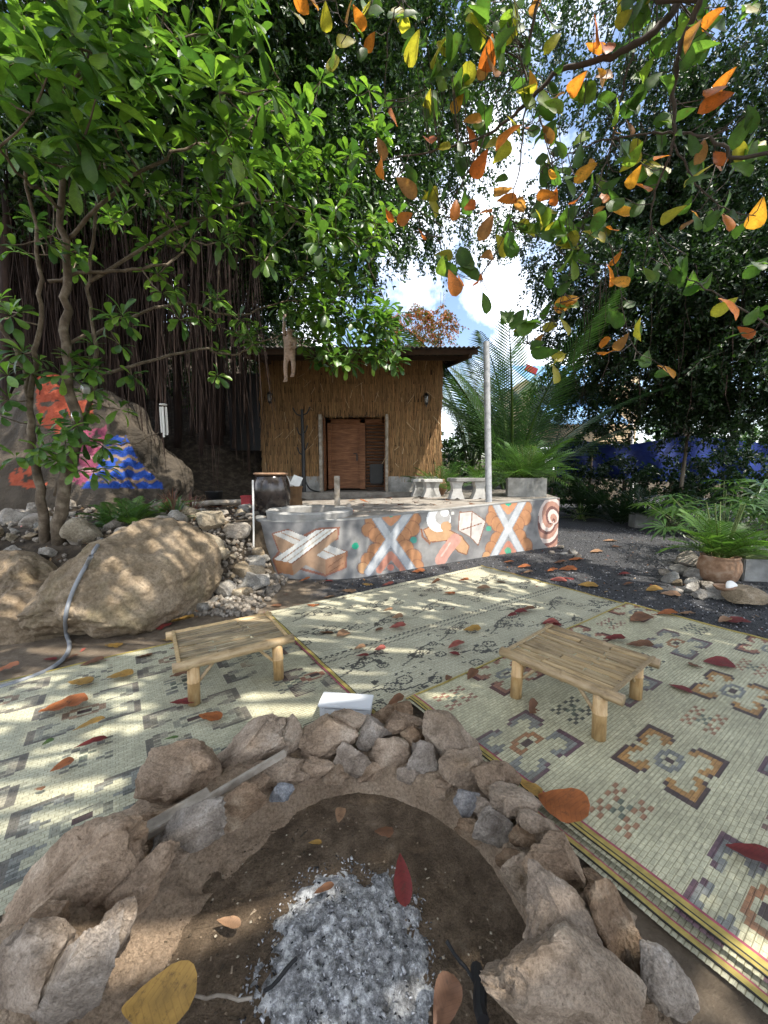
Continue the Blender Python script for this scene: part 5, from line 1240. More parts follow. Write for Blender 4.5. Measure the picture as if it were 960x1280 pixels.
# clay pot palm on the right with its ring of rocks
pp_ = G(897, 727, 0)
pot = empty('clay_pot', pp_, label='round weathered clay pot with a bright green palm beside the gravel', cat='pot')
MB().lathe([(.0, .0), (.15, .0), (.20, .06), (.235, .18), (.225, .28), (.20, .33), (.215, .35), (.19, .36), (.17, .31), (.0, .30)], 32).build('pot_body', MAT['terracotta'], pot, smooth=True)
palm('areca_palm', pp_ + Vector((0, 0, .30)), 38, .66, (R(20), R(86)), .75, 16, .24, .009, [(.06, .125, .028), (.08, .16, .032), (.05, .10, .025)], 'bright green feathery palm growing in the clay pot', stems=6, spread=.12)
def fan_palm(loc, n, h, label, cols, s=.42, group=None, name='lady_palm'):
    t = empty(name, loc, label=label, cat='palm', group=group)
    vs = []
    for k in range(3):
        V, Fq, C = [], [], []; c = cols[k % len(cols)]
        for j in range(11):
            a = R(-125 + 25 * j); d = Vector((math.cos(a), math.sin(a), .12)); sd = Vector((-math.sin(a), math.cos(a), 0)); b = len(V); l = rnd.uniform(.8, 1.0)
            for t_, wd, z in ((.06, .01, 0), (.4, .05, .02), (.75, .045, -.05), (1, .004, -.2)):
                p = d * l * t_ + Vector((0, 0, z)); V += [p + sd * wd, p - sd * wd]
            for q in range(3): Fq.append((b + 2 * q, b + 2 * q + 1, b + 2 * q + 3, b + 2 * q + 2))
            f = rnd.uniform(.8, 1.2); C += [tuple(x * f for x in c)] * 8
        vs.append(mesh_np('fan_leaf', np.array([tuple(v) for v in V]), np.array(Fq), np.array(C)))
    for k in range(n):
        az = k * 2.4; e = rnd.uniform(R(25), R(80)); l = h * rnd.uniform(.55, 1.0); tip = Vector((math.cos(az) * math.cos(e), math.sin(az) * math.cos(e), math.sin(e))) * l
        o = link('fan_leaf', vs[k % 3], t, MAT['frond']); o.location = tip; o.rotation_euler = (rnd.gauss(0, .2), rnd.uniform(.0, .5), az); sc = s * rnd.uniform(.8, 1.15); o.scale = (sc, sc, sc)
        MB().tube([(0, 0, 0), tip * .55 + Vector((0, 0, .06)), tip], [.009, .007, .004], 5).build('stalk', MAT['stemgreen'], t)
p = A(905, 660, 6.2); p.z = 0; fan_palm(p, 30, 1.45, 'lush lady palm with radiating finger leaves behind the clay pot', [(.035, .08, .02), (.05, .105, .025)], .42)
p = A(985, 650, 6.0); p.z = 0; fan_palm(p, 22, 1.2, 'lady palm at the gravel edge beside the mossy concrete block', [(.03, .07, .018), (.042, .09, .022)], .42)
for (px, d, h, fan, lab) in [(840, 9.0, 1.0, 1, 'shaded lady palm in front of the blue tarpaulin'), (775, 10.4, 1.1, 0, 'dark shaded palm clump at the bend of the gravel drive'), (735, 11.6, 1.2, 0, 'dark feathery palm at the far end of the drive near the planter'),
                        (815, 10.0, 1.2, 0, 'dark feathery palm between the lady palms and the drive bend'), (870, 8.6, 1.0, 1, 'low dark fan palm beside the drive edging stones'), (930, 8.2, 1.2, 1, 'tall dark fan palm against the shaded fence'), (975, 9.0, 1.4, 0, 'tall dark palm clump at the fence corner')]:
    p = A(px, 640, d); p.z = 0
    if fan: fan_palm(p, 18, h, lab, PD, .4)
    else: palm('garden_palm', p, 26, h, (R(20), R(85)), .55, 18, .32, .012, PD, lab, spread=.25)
def spiky(name, loc, n, L, wd, cols, label, el=(15, 85), cat='plant'):
    t = empty(name, loc, label=label, cat=cat)
    for k in range(n):
        az = k * 2.4 + rnd.gauss(0, .2); e = R(rnd.uniform(*el)); l = L * rnd.uniform(.7, 1.1); d = Vector((math.cos(az), math.sin(az), 0)); sd = Vector((-math.sin(az), math.cos(az), 0)); V = []
        for t_ in (0, .35, .7, 1):
            p = d * math.cos(e) * l * t_ + Vector((0, 0, math.sin(e) * l * t_ - .35 * l * t_ ** 2.5)); ww = wd * (1 - t_ ** 2) * .5 + .001
            V += [p + sd * ww, p - Vector((0, 0, ww * .4)), p - sd * ww]
        Fq = np.array([(3 * i + q, 3 * i + 3 + q, 3 * i + 4 + q, 3 * i + 1 + q) for i in range(3) for q in range(2)])
        c = np.tile(np.array(cols[k % len(cols)]) * rnd.uniform(.8, 1.2), (12, 1)); link('blade', mesh_np('blade', np.array([tuple(v) for v in V]), Fq, c), t, MAT['frond'])
p = G(730, 650, 0); p = A(726, 640, 11.2); p.z = 0; spiky('spider_plant', p, 40, .75, .03, [(.30, .36, .16), (.14, .24, .06), (.4, .42, .22)], 'pale variegated spider plant at the end of the terrace wall')
p = A(222, 668, 5.0); p.z = bankz(p.x, p.y); spiky('dracaena', p, 34, .55, .035, [(.09, .14, .06), (.12, .07, .05), (.06, .10, .05)], 'low spiky green plant behind the large mossy boulder')
p = A(215, 640, 5.6); p.z = bankz(p.x, p.y); spiky('red_dracaena', p, 60, .75, .014, [(.14, .05, .05), (.20, .09, .07), (.10, .06, .04)], 'wiry red leaved dracaena on the bank', (25, 88))
p = A(240, 640, 5.9); p.z = bankz(p.x, p.y); spiky('red_dracaena', p, 50, .65, .014, [(.12, .05, .05), (.17, .09, .06)], 'smaller wiry red leaved plant beside the fallen log', (25, 88))
for px, py, d, lab in [(165, 648, 5.0, 'green fern like palm drooping over the large mossy boulder'), (195, 640, 5.5, 'green fern clump in front of the painted rock'), (140, 655, 4.9, 'small fern beside the tree trunk')]:
    p = A(px, py, d); p.z = bankz(p.x, p.y); palm('fern', p, 18, .5, (R(20), R(75)), .7, 18, .12, .007, [(.06, .13, .03), (.08, .16, .035)], lab, cat='fern', spread=.06)

# ------------------------------------------------------------------ background: fence, tarpaulin, house, shrubs
tp = empty('blue_tarpaulin', A(800, 600, 12.5), label='long blue tarpaulin fence hanging in the shade behind the palms', cat='tarpaulin')
b = Vector(tp.location)
V = []; n1, n2 = 90, 14
for j in range(n2 + 1):
    for i in range(n1 + 1):
        u, v_ = i / n1, j / n2; x0 = A(698, 560, 14).x; P = Vector((x0 + u * 11, 14 - u * 3.2, 0)); zt = 2.55 - .25 * math.sin(u * 9) ** 2; zb = 1.2 - .5 * u
        P.z = zb + (zt - zb) * v_; P.y += .10 * math.sin(u * 60 + v_ * 2) * (1 - .5 * v_) + .1 * noise.noise(Vector((u * 9, v_ * 2, 1))); V.append(tuple(P - b))
base = (np.arange(n2)[:, None] * (n1 + 1) + np.arange(n1)[None]).ravel()
link('sheet', mesh_np('sheet', np.array(V), np.stack([base, base + 1, base + n1 + 2, base + n1 + 1], 1), smooth=True), tp, MAT['blue'])
for k in range(6):
    u = k / 5; P = Vector((A(698, 560, 14).x + u * 11, 14.15 - u * 3.2, 0)) - b; MB().tube([P + Vector((0, 0, 0)), P + Vector((0, 0, 2.7))], .04, 8).build('fence_post', MAT['darkwood'], tp)
hs = empty('far_house', (7.5, 19, 0), label='cream walled house with sloping blue metal roofs behind the fig', cat='house')
ho = Vector(hs.location)
def HB(px0, px1, py0, py1, d, th_): 
    a, c = A(px0, py1, d), A(px1, py0, d); return ((a + c) / 2 + Vector((0, th_ / 2, 0)) - ho, (c.x - a.x, th_, c.z - a.z))
mb = MB(); mb.box(*HB(660, 800, 470, 552, 18, 5)); mb.build('wall', MAT['yellowwall'], hs)
for px0, px1, py0, py1 in ((670, 683, 500, 540), (740, 760, 500, 540)): MB().box(*HB(px0, px1, py0, py1, 17.96, .1)).build('window', MAT['black'], hs)
for (x0, x1, y0, z0, y1, z1) in ((A(668, 470, 16.6).x, A(800, 470, 16.6).x, 16.6, A(700, 482, 16.6).z, 20, 6.6), (A(690, 520, 15.5).x, A(790, 520, 15.5).x, 15.5, A(700, 530, 15.5).z, 18.0, 4.9)):
    roof('roof', x0, x1, y0, z0, y1, z1, hs, ho, 'blueroof', .2, .03)
MB().box(A(664, 462, 16.5) - ho, (.5, .1, .25), Matrix.Rotation(.4, 3, 'Y')).build('red_sign', MAT['redplastic'], hs)
for px in (672, 790): MB().tube([A(px, 480, 16.8) - ho, A(px, 640, 16.8) - ho], .06, 8).build('veranda_post', MAT['white'], hs)
# thin mast against the sky
p, q = A(553, 560, 16), A(553, 365, 16)
ms_ = empty('radio_mast', p, label='thin lattice mast rising behind the hut roof', cat='mast')
for dx in (-.06, .06): MB().tube([Vector((dx, 0, 0)), q - p + Vector((dx, 0, 0))], .014, 6).build('upright', MAT['galv'], ms_)
for k in range(34): MB().tube([Vector((-.06, 0, k * .2)), Vector((.06, 0, k * .2 + .2))], .007, 4).build('brace', MAT['galv'], ms_)
# bougainvillea above the roof
bg_ = empty('flowering_shrub', A(520, 470, 14), label='orange flowering shrub showing above the hut roof', cat='shrub')
fig_crown(bg_, [(A(518, 412, 14), .9, 1.3), (A(545, 408, 14.2), .7, 1.2)], 130, .10, [(.45, .16, .06), (.5, .22, .08), (.10, .18, .04), (.4, .12, .08)], 'ficus', .4)
MB().tube([(0, 0, -2.2), (0, 0, 0), A(518, 412, 14) - bg_.location], [.1, .08, .04], 8).build('trunk', MAT['bark'], bg_)
# shrub masses behind
for i, (px, py, d, r_, dens, cols, lab) in enumerate([(270, 470, 12.5, 1.6, 1, FC, 'sunlit green shrub on the slope behind the hanging roots'), (330, 440, 13.5, 1.6, 1, FC, 'leafy shrub on the slope beside the hut wall'), (180, 440, 12.5, 1.8, 1, FC, 'leafy shrub on the slope above the painted rock'), (60, 420, 12, 2.2, 1, FC, 'dense shrub in the shade behind the fig trunk'),
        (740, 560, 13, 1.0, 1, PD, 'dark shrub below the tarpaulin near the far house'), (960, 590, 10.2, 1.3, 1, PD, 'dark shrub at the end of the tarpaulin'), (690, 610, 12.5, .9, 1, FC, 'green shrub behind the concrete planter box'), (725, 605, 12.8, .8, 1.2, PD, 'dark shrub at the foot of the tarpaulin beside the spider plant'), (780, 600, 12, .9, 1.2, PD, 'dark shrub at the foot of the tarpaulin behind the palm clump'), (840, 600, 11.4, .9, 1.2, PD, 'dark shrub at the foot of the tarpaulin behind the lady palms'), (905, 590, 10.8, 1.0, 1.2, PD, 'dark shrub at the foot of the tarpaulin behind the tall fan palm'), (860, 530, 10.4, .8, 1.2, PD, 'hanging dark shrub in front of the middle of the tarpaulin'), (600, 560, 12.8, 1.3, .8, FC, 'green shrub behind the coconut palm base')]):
    c = A(px, py, d); s = empty('shrub', (c.x, c.y, max(0, bankz(c.x, c.y) if c.x < -1.2 else 0)), label=lab, cat='shrub'); fig_crown(s, [(c, r_, dens)], 70, .13, cols, 'ficus', .5)
    limb(s, [Vector(s.location), Vector(s.location).lerp(c, .5), c], .06, .03, 'stem')
# far wood
wd_ = empty('far_root', (0, 26, 0))
bl = [(Vector((x + rnd.uniform(-1, 1), 24 + rnd.uniform(-2, 3), rnd.uniform(1.5, 3.2 if 3 < x < 9 else 5.5))), rnd.uniform(2, 3), .4) for x in range(-24, 32, 3)]
fig_crown(wd_, bl, 36, .3, FC, 'ficus', .3)
for ch in [o for o in COL.objects if o.parent == wd_]:
    ch.parent = None; ch.location = wd_.location
    if ch.name.startswith('foliage'): ch.name = 'far_wood'; tag(ch, 'far mass of trees behind the garden', None, None, 'stuff')
    else: bpy.data.objects.remove(ch)
bpy.data.objects.remove(wd_)

# ------------------------------------------------------------------ right-hand gravel edge
def edge_rock(px, py, s, lab, grp, tan=False, flat=.6):
    P = G(px, py, s * .2); put_rock(P.x, P.y, s * .2, s, lab, grp, tan, flat, 'edging_rock')
for px, py, s, tan in [(838, 722, .26, 0), (862, 735, .24, 0), (850, 712, .30, 0), (880, 742, .2, 0), (868, 718, .3, 0), (858, 700, .36, 0), (845, 738, .16, 0), (885, 732, .2, 0), (832, 716, .16, 0), (872, 745, .14, 0), (866, 728, .18, 0), (846, 728, .16, 1)]:
    edge_rock(px, py, s, ('tan rock in the grey heap at the foot of the clay pot' if tan else ('large' if s >= .24 else 'small') + ' grey rock in the heap at the foot of the clay pot'), None if tan else ('large' if s >= .24 else 'small') + ' rocks round the clay pot', tan)
for px, py, s, lab in [(896, 741, .24, 'flat grey rock in front of the clay pot'), (932, 746, .42, 'long greenish flat rock on the gravel beside the white shell'), (958, 748, .26, 'grey rock at the end of the row beside the concrete block')]:
    edge_rock(px, py, s, lab, None, lab.startswith('long'), .42)
for i in range(26):
    t_ = i / 25; px = 716 + 130 * t_; py = 640 + 16 * t_ ** 1.5 + rnd.uniform(-1, 1); s = rnd.uniform(.16, .30)
    P = G(px, py, .03); put_rock(P.x, P.y, .04, s, 'small stone in the kerb row edging the far drive', 'drive edging stones', rnd.random() < .3, .6, 'edging_rock')
for px, py in ((690, 690), (704, 692), (716, 690), (700, 684), (722, 696)):
    edge_rock(px, py, .13, 'small grey stone at the corner of the mural wall', 'stones at the wall corner')
p = G(905, 737, .12); MB().lathe([(0, 0), (.07, .0), (.10, .03), (.105, .045), (.09, .04), (.0, .02)], 20, p).build('clay_saucer', MAT['terracotta'], smooth=True, label='small brown clay saucer beside the clay pot', cat='saucer')
p = G(917, 736, .14); o = MB().lathe([(.0, .012), (.06, .01), (.085, .0), (.088, -.012), (.05, -.02), (.0, -.022)], 24).build('white_dish', MAT['white'], smooth=True, loc=p, label='white oval dish propped on the rocks by the clay pot', cat='dish'); o.rotation_euler = (R(55), R(15), 0); o.scale = (.95, 1.15, 1)
p = G(950, 728, 0); cb = empty('concrete_block_planter', p + Vector((.12, .25, 0)), R(-8), label='mossy grey concrete block planter beside the clay pot', cat='planter')
MB().box((0, 0, .15), (.55, .5, .30), None, .012).build('block', MAT['concrete'], cb); MB().box((0, 0, .315), (.52, .47, .03), None, .012).build('moss_top', M_noise('moss', [(.3, (.05, .07, .02)), (.6, (.12, .15, .05))], 12, .95, .8, 60, .01), cb)
p = A(808, 638, 9.7); p.z = 0; MB().box(p + Vector((0, 0, .18)), (.7, .3, .36), None, .02).build('concrete_trough', MAT['concrete'], label='grey concrete trough half hidden under the dark palms', cat='planter')

# ------------------------------------------------------------------ tropical almond overhead: trunk to the right of the viewer, boughs hanging into view
al = empty('almond_tree', (6.4, .4, -.02), label='tropical almond with dark boughs and orange and green leaves hanging overhead', cat='tree')
ab = Vector(al.location)
limb(al, [ab, ab + Vector((-.1, .1, 2)), ab + Vector((-.3, .2, 4.2)), ab + Vector((-.5, .2, 7.6))], .24, .12, 'trunk')
nodesA = []
def abr(pts, r0, r1, start=None):
    p = [A(*q) for q in pts]
    if start is not None: p = [Vector(start)] + p
    p = smoothpath(p, 6)
    for x in p[1:-1]: x += Vector((rnd.gauss(0, .005), rnd.gauss(0, .005), rnd.gauss(0, .005)))
    MB().tube([x - ab for x in p], taper(len(p), r0 * .62, r1 * .7), 8).build('bough', MAT['twig'], al, smooth=True); nodesA.extend(p)
c1 = ab + Vector((-.3, .2, 4.4))
abr([(860, -60, 3.2), (849, 0, 3.2), (819, 38, 3.2), (765, 70, 3.3), (700, 89, 3.4), (657, 130, 3.5), (608, 168, 3.6), (537, 190, 3.7), (472, 200, 3.8)], .06, .006, c1)
abr([(905, -60, 2.8), (876, 0, 2.9), (852, 54, 3.0), (843, 108, 3.1), (841, 179, 3.1), (819, 238, 3.2), (814, 282, 3.2)], .045, .006, c1 + Vector((0, 0, .4)))
abr([(690, -80, 3.3), (673, 0, 3.4), (657, 70, 3.5), (659, 103, 3.5), (678, 157, 3.6), (690, 205, 3.6)], .03, .005, c1 + Vector((-.1, 0, 1)))
abr([(792, 66, 3.25), (776, 120, 3.3), (765, 179, 3.4), (750, 225, 3.4), (735, 265, 3.5), (713, 320, 3.5)], .014, .004)
abr([(960, 190, 2.8), (906, 179, 2.9), (850, 166, 3.1), (808, 168, 3.2), (743, 179, 3.3), (695, 200, 3.4), (672, 218, 3.5)], .022, .004, (3.8, 1.6, 3.4))
abr([(1000, 425, 3.1), (960, 406, 3.2), (906, 374, 3.3), (862, 347, 3.4), (814, 322, 3.4)], .018, .004, (4.2, 1.8, 2.9))
abr([(540, -70, 3.4), (505, -10, 3.5), (486, 40, 3.6), (480, 135, 3.7)], .016, .004, c1 + Vector((-.2, .1, 1.6)))
abr([(608, 168, 3.6), (585, 215, 3.6), (560, 262, 3.7), (548, 320, 3.7)], .012, .003)
abr([(657, 130, 3.5), (650, 200, 3.5), (640, 250, 3.6), (630, 300, 3.6), (600, 345, 3.6)], .012, .003)
abr([(450, -60, 3.3), (420, 0, 3.4), (440, 40, 3.5)], .012, .004, c1 + Vector((-.2, .1, 1.9)))
abr([(841, 179, 3.1), (870, 230, 3.1), (905, 260, 3.1), (945, 270, 3.0)], .012, .004)
abr([(735, 265, 3.5), (760, 300, 3.5), (775, 360, 3.5), (790, 430, 3.5), (830, 458, 3.5)], .009, .003)
abr([(735, 265, 3.5), (715, 330, 3.6), (700, 380, 3.6), (680, 415, 3.7), (660, 430, 3.7)], .009, .003)
AC = [(.40, .13, .028), (.44, .20, .035), (.33, .085, .024), (.07, .135, .03), (.045, .095, .024), (.13, .20, .035), (.26, .12, .05), (.27, .24, .035)]
ORI = [0, 0, 1, 2, 6, 6]; GRI = [3, 3, 4, 4, 4, 5, 7]
L = []
def hang(px, py, d, s, ci, n=1):
    for k in range(n):
        p = A(px + rnd.gauss(0, 5) * (n > 1), py + rnd.gauss(0, 5) * (n > 1), d + rnd.gauss(0, .06)); a = rnd.uniform(0, 6.28)
        e = rnd.uniform(-1.2, -.1) if rnd.random() < .75 else rnd.uniform(-.1, .6)
        dd = Vector((math.cos(a) * math.cos(e), math.sin(a) * math.cos(e), math.sin(e)))
        nn = Vector((rnd.gauss(0, .5), -1 + rnd.gauss(0, .5), rnd.gauss(.3, .6)))
        L.append((p - dd * s * .5, frame_from(dd, nn), s * rnd.uniform(.8, 1.15), rnd.choice(ci)))
for px, py, n in [(380, 5, 3), (437, 10, 2), (612, 70, 3), (606, 85, 1), (493, 150, 2), (477, 182, 2), (477, 213, 1), (487, 265, 2), (505, 273, 1), (535, 170, 2), (571, 131, 2), (590, 147, 2), (697, 120, 2), (720, 106, 2), (745, 35, 1), (742, 60, 1), (765, 60, 3), (757, 100, 3), (738, 208, 2), (735, 212, 1), (755, 247, 2), (790, 225, 2), (765, 286, 2), (898, 115, 3), (905, 100, 2), (860, 280, 2), (872, 268, 1), (908, 275, 2), (765, 340, 2), (776, 352, 1), (833, 460, 1), (708, 381, 2), (712, 375, 1), (932, 415, 2), (912, 380, 1), (948, 265, 2), (635, 245, 3), (650, 262, 1), (575, 350, 2), (597, 348, 1), (566, 352, 1), (775, 430, 2), (760, 440, 1), (570, 260, 2), (527, 292, 2), (610, 280, 2), (900, 205, 2), (585, 255, 2), (600, 205, 2), (637, 165, 2), (665, 160, 2), (692, 250, 2), (755, 428, 1), (778, 262, 1), (800, 232, 2), (505, 230, 1), (690, 288, 1), (590, 170, 2), (606, 265, 1), (612, 318, 1), (720, 250, 1)]:
    hang(px, py, rnd.uniform(3.0, 3.8), .18, ORI, max(1, n - 1))
for px, py, n in [(550, 95, 5), (575, 110, 5), (540, 125, 3), (560, 60, 4), (640, 20, 4), (600, 15, 5), (625, 50, 2), (420, 78, 1), (460, 10, 3), (500, 20, 3), (800, 15, 4), (785, 62, 2), (880, 60, 4), (870, 15, 3), (895, 30, 2), (660, 120, 3), (795, 130, 2), (790, 190, 3), (760, 130, 2), (690, 130, 2), (880, 215, 2), (945, 190, 4), (930, 150, 3), (925, 185, 2), (825, 215, 3), (805, 205, 2), (650, 410, 2), (662, 402, 2), (640, 395, 2), (690, 440, 1), (697, 455, 1), (540, 240, 2), (585, 325, 3), (560, 335, 2), (680, 270, 4), (655, 285, 3), (700, 280, 3), (712, 300, 3), (640, 300, 3), (720, 330, 2), (745, 290, 3), (775, 250, 2), (850, 340, 2), (870, 355, 2), (940, 390, 2), (945, 330, 2), (820, 60, 2), (735, 110, 2), (520, 60, 3), (590, 40, 3), (830, 150, 2), (770, 400, 1), (800, 420, 1), (605, 145, 2), (935, 15, 3)]:
    hang(px, py, rnd.uniform(3.0, 3.9), .19, GRI, n + 1)
NP = np.array([list(x) for x in nodesA]); qx, qy, qf = proj(NP)
for i in rnd.choices([k for k in range(len(NP)) if -30 < qy[k] < 470 and 380 < qx[k] < 990], k=170):
    hang(qx[i] + rnd.gauss(0, 22), qy[i] + abs(rnd.gauss(0, 18)), NP[i][1] + rnd.gauss(0, .15), .16, GRI if rnd.random() < .85 else ORI)
tw = MB()
for (p, r3, s, c) in L:
    D = ((NP - np.array(p)) ** 2).sum(1); q = Vector(NP[int(np.argmin(D))])
    if (p - q).length < .9: tw.tube([q - ab, q.lerp(p, .5) - ab + Vector((0, 0, -.03)), p - ab], [.004, .003, .002], 4, False)
# the crown itself, above and behind the viewer: rosettes in storeys
ros = []
for i in range(5200):
    x, y, z = rnd.uniform(-3.5, 9.5), rnd.uniform(-3.6, 4.6), rnd.uniform(4.3, 9.4)
    if z < 2.3 + 1.22 * max(y, 0) + .4 * noise.noise(Vector((x, y, z))): continue
    if noise.noise(Vector((x * .45, y * .45, z * .45 + 3))) < .02: continue
    ros.append(Vector((x, y, z)))
nvis = len(L)
for p in ros: rosette(L, p, (rnd.gauss(0, .3), rnd.gauss(0, .3), 1), rnd.randint(8, 12), .24, lambda: rnd.choice([3, 3, 4, 4, 5, 1, 6]), (60, 110))
# crown leaves cleared along sun rays so flecks land at chosen spots
GAP = [(225, 1100, .1, .22), (175, 1150, .12, .2), (285, 1120, 0, .18), (265, 1190, -.1, .2), (330, 1165, -.1, .12), (225, 955, .2, .10), (50, 968, 0, .16), (110, 990, 0, .14), (25, 1010, 0, .12), (170, 905, 0, .10), (330, 880, 0, .08), (620, 915, 0, .09), (668, 945, 0, .10), (700, 960, 0, .09), (585, 900, 0, .07), (880, 928, 0, .09), (690, 805, .3, .10), (740, 820, .3, .08),
       (520, 832, 0, .13), (565, 845, 0, .12), (470, 815, 0, .10), (430, 756, 0, .13), (640, 765, 0, .12), (560, 712, 0, .16), (610, 703, 0, .16), (500, 725, 0, .12), (850, 800, 0, .13), (930, 815, 0, .12), (690, 1068, .15, .09), (705, 1130, .17, .10), (660, 1195, .2, .10), (400, 1112, -.1, .09), (440, 1160, -.1, .08), (480, 1020, -.1, .07), (720, 720, 0, .2), (640, 690, 0, .2), (770, 690, 0, .2), (890, 660, .6, .25), (900, 690, .5, .2),
       (480, 680, .5, .15), (560, 670, .5, .16), (640, 655, .5, .16), (400, 690, .4, .13), (600, 640, .7, .15), (350, 690, .5, .12), (690, 660, .5, .15), (430, 672, .6, .12), (60, 800, .3, .12), (30, 740, .4, .12), (232, 700, .6, .12), (520, 655, .8, .12)]
cen = np.array([list(p + r3.col[0] * s_ * .5) for p, r3, s_, c in L]); keep = np.ones(len(L), bool); sd = np.array(SUN)
for px, py, z, r_ in GAP:
    q = np.array(G(px, py, z)); d = cen - q; al_ = d @ sd; dist = np.linalg.norm(d - al_[:, None] * sd, axis=1)
    keep &= ~((dist < r_ + .07 + .03 * np.sin(al_ * 9 + px)) & (al_ > 0) & (np.arange(len(L)) >= nvis))
for i in range(nvis):      # crown leaves cleared sunward of most hanging sprays to put them in sun
    if (i * 7) % 10 < 6:
        d = cen - cen[i]; al_ = d @ sd; dist = np.linalg.norm(d - al_[:, None] * sd, axis=1); keep &= ~((dist < .13) & (al_ > .4) & (np.arange(len(L)) >= nvis))
L = [l for l, k in zip(L, keep) if k]
for i in range(0, len(ros), 9):
    q = ab + Vector((-.4, .2, rnd.uniform(4.2, 7.4))); limb(al, [q, q.lerp(ros[i], .5) + Vector((0, 0, .25)), ros[i]], .05, .015)
tw.build('twigs', MAT['twig'], al, kind='stuff')
spread_leaves(al, L, [ALM, ALM2], AC, 'leafthin')

# ------------------------------------------------------------------ small hanging things
p = A(204, 506, 5.6)
wc = empty('wind_chime', p, label='white tubular wind chime hanging beside the painted rock', cat='wind chime')
MB().tube([(0, 0, 0), (0, 0, .30)], .003, 5).build('cord', MAT['twig'], wc); MB().lathe([(0, .02), (.05, .01), (.05, -.005), (0, -.01)], 12).build('top_disc', MAT['white'], wc)
for k in range(5):
    a = k * 1.2566; x, y = .038 * math.cos(a), .038 * math.sin(a); L_ = .36 + .03 * (k % 3); MB().tube([(x, y, -.03), (x, y, -.03 - L_)], .013, 8).build('chime_tube', MAT['white'], wc)
for px, py, lab in ((107, 486, 'small glass lantern hanging from the tree above the orange paint'), (95, 520, 'lower small glass lantern hanging by the tree trunk')):
    p = A(px, py, 4.25); gl = empty('hanging_lamp', p, label=lab, cat='lantern')
    MB().lathe([(0, .05), (.035, .04), (.045, 0), (.035, -.05), (.0, -.06)], 12).build('lamp_glass', MAT['glass'], gl, smooth=True); MB().lathe([(0, .075), (.03, .06), (.036, .04), (.0, .038)], 12).build('cap', MAT['black'], gl); MB().tube([(0, 0, .07), (0, 0, .24)], .003, 5).build('cord', MAT['black'], gl)

# clay ape figure hanging from the pale branch by one arm
def skin_body(name, verts, edges, rads, mat, parent, sub=2):
    me = bpy.data.meshes.new(name); me.from_pydata(verts, edges, []); o = link(name, me, parent, mat)
    o.modifiers.new('skin', 'SKIN'); md = o.modifiers.new('sub', 'SUBSURF'); md.levels = sub; md.render_levels = sub
    for sv, r_ in zip(me.skin_vertices[0].data, rads): sv.radius = (r_, r_)
    me.skin_vertices[0].data[0].use_root = True; o.modifiers['skin'].use_smooth_shade = True
    return o
p = A(362, 440, 6.1)
mk = empty('hanging_ape_figure', p, label='small brown clay ape hanging by one long arm from the branch, legs dangling', cat='figurine')
vs = [(0, 0, -.06), (0, 0, .06), (.0, -.01, .16), (.01, -.02, .22), (.015, -.03, .28), (.018, -.035, .335),   # pelvis, belly, chest, neck, head, crown
      (-.065, 0, .18), (-.075, .0, .34), (-.06, .0, .50), (-.05, 0, .545),                                          # raised arm
      (.075, -.01, .16), (.10, -.05, .06), (.05, -.10, .04), (.0, -.11, .05),                                        # arm across the chest
      (-.05, -.01, -.10), (-.06, -.05, -.24), (-.06, -.02, -.40), (-.06, -.06, -.44),                                # legs
      (.05, -.02, -.10), (.07, -.07, -.20), (.055, -.04, -.33), (.05, -.08, -.37)]
ed = [(0, 1), (1, 2), (2, 3), (3, 4), (4, 5), (2, 6), (6, 7), (7, 8), (8, 9), (2, 10), (10, 11), (11, 12), (12, 13), (0, 14), (14, 15), (15, 16), (16, 17), (0, 18), (18, 19), (19, 20), (20, 21)]
ra = [.065, .075, .07, .035, .058, .035, .035, .028, .024, .026, .035, .03, .024, .022, .042, .034, .026, .03, .042, .034, .026, .03]
skin_body('body', vs, ed, ra, MAT['figure'], mk)
MB().lathe([(0, .022), (.022, .015), (.03, 0), (.022, -.016), (0, -.022)], 10, (.014, -.085, .265)).build('muzzle', MAT['figure'], mk, smooth=True)
for s in (-1, 1):
    MB().lathe([(0, .006), (.007, .003), (.008, 0), (.006, -.005), (0, -.007)], 8, (.014 + s * .022, -.083, .305)).build('eye', MAT['black'], mk, smooth=True)
    MB().lathe([(0, .014), (.010, .01), (.013, 0), (.010, -.011), (0, -.014)], 8, (.014 + s * .062, -.03, .30)).build('ear', MAT['figure'], mk, smooth=True)
    for f in range(5):   # curled toes and fingers
        x = -.06 if s < 0 else .05; z = -.445 if s < 0 else -.375
        MB().tube([(x - .022 + f * .011, -.075, z), (x - .022 + f * .011, -.105, z - .004), (x - .022 + f * .011, -.112, z - .018)], [.006, .006, .004], 6).build('toe', MAT['figure'], mk)
for f in range(4): MB().tube([(-.066 + f * .011, .0, .545), (-.066 + f * .011, -.016, .572), (-.066 + f * .011, .004, .585), (-.066 + f * .011, .018, .57)], [.006, .006, .005, .004], 6).build('finger', MAT['figure'], mk)
MB().tube([(-.03, .0, .545), (-.022, .012, .562), (-.03, .02, .572)], [.006, .006, .004], 6).build('thumb', MAT['figure'], mk)
skin_body('infant', [(.035, -.10, .03), (.03, -.115, .08), (.028, -.12, .125), (.06, -.13, .06), (.02, -.14, .0)], [(0, 1), (1, 2), (1, 3), (0, 4)], [.03, .032, .03, .014, .014], MAT['figure'], mk)

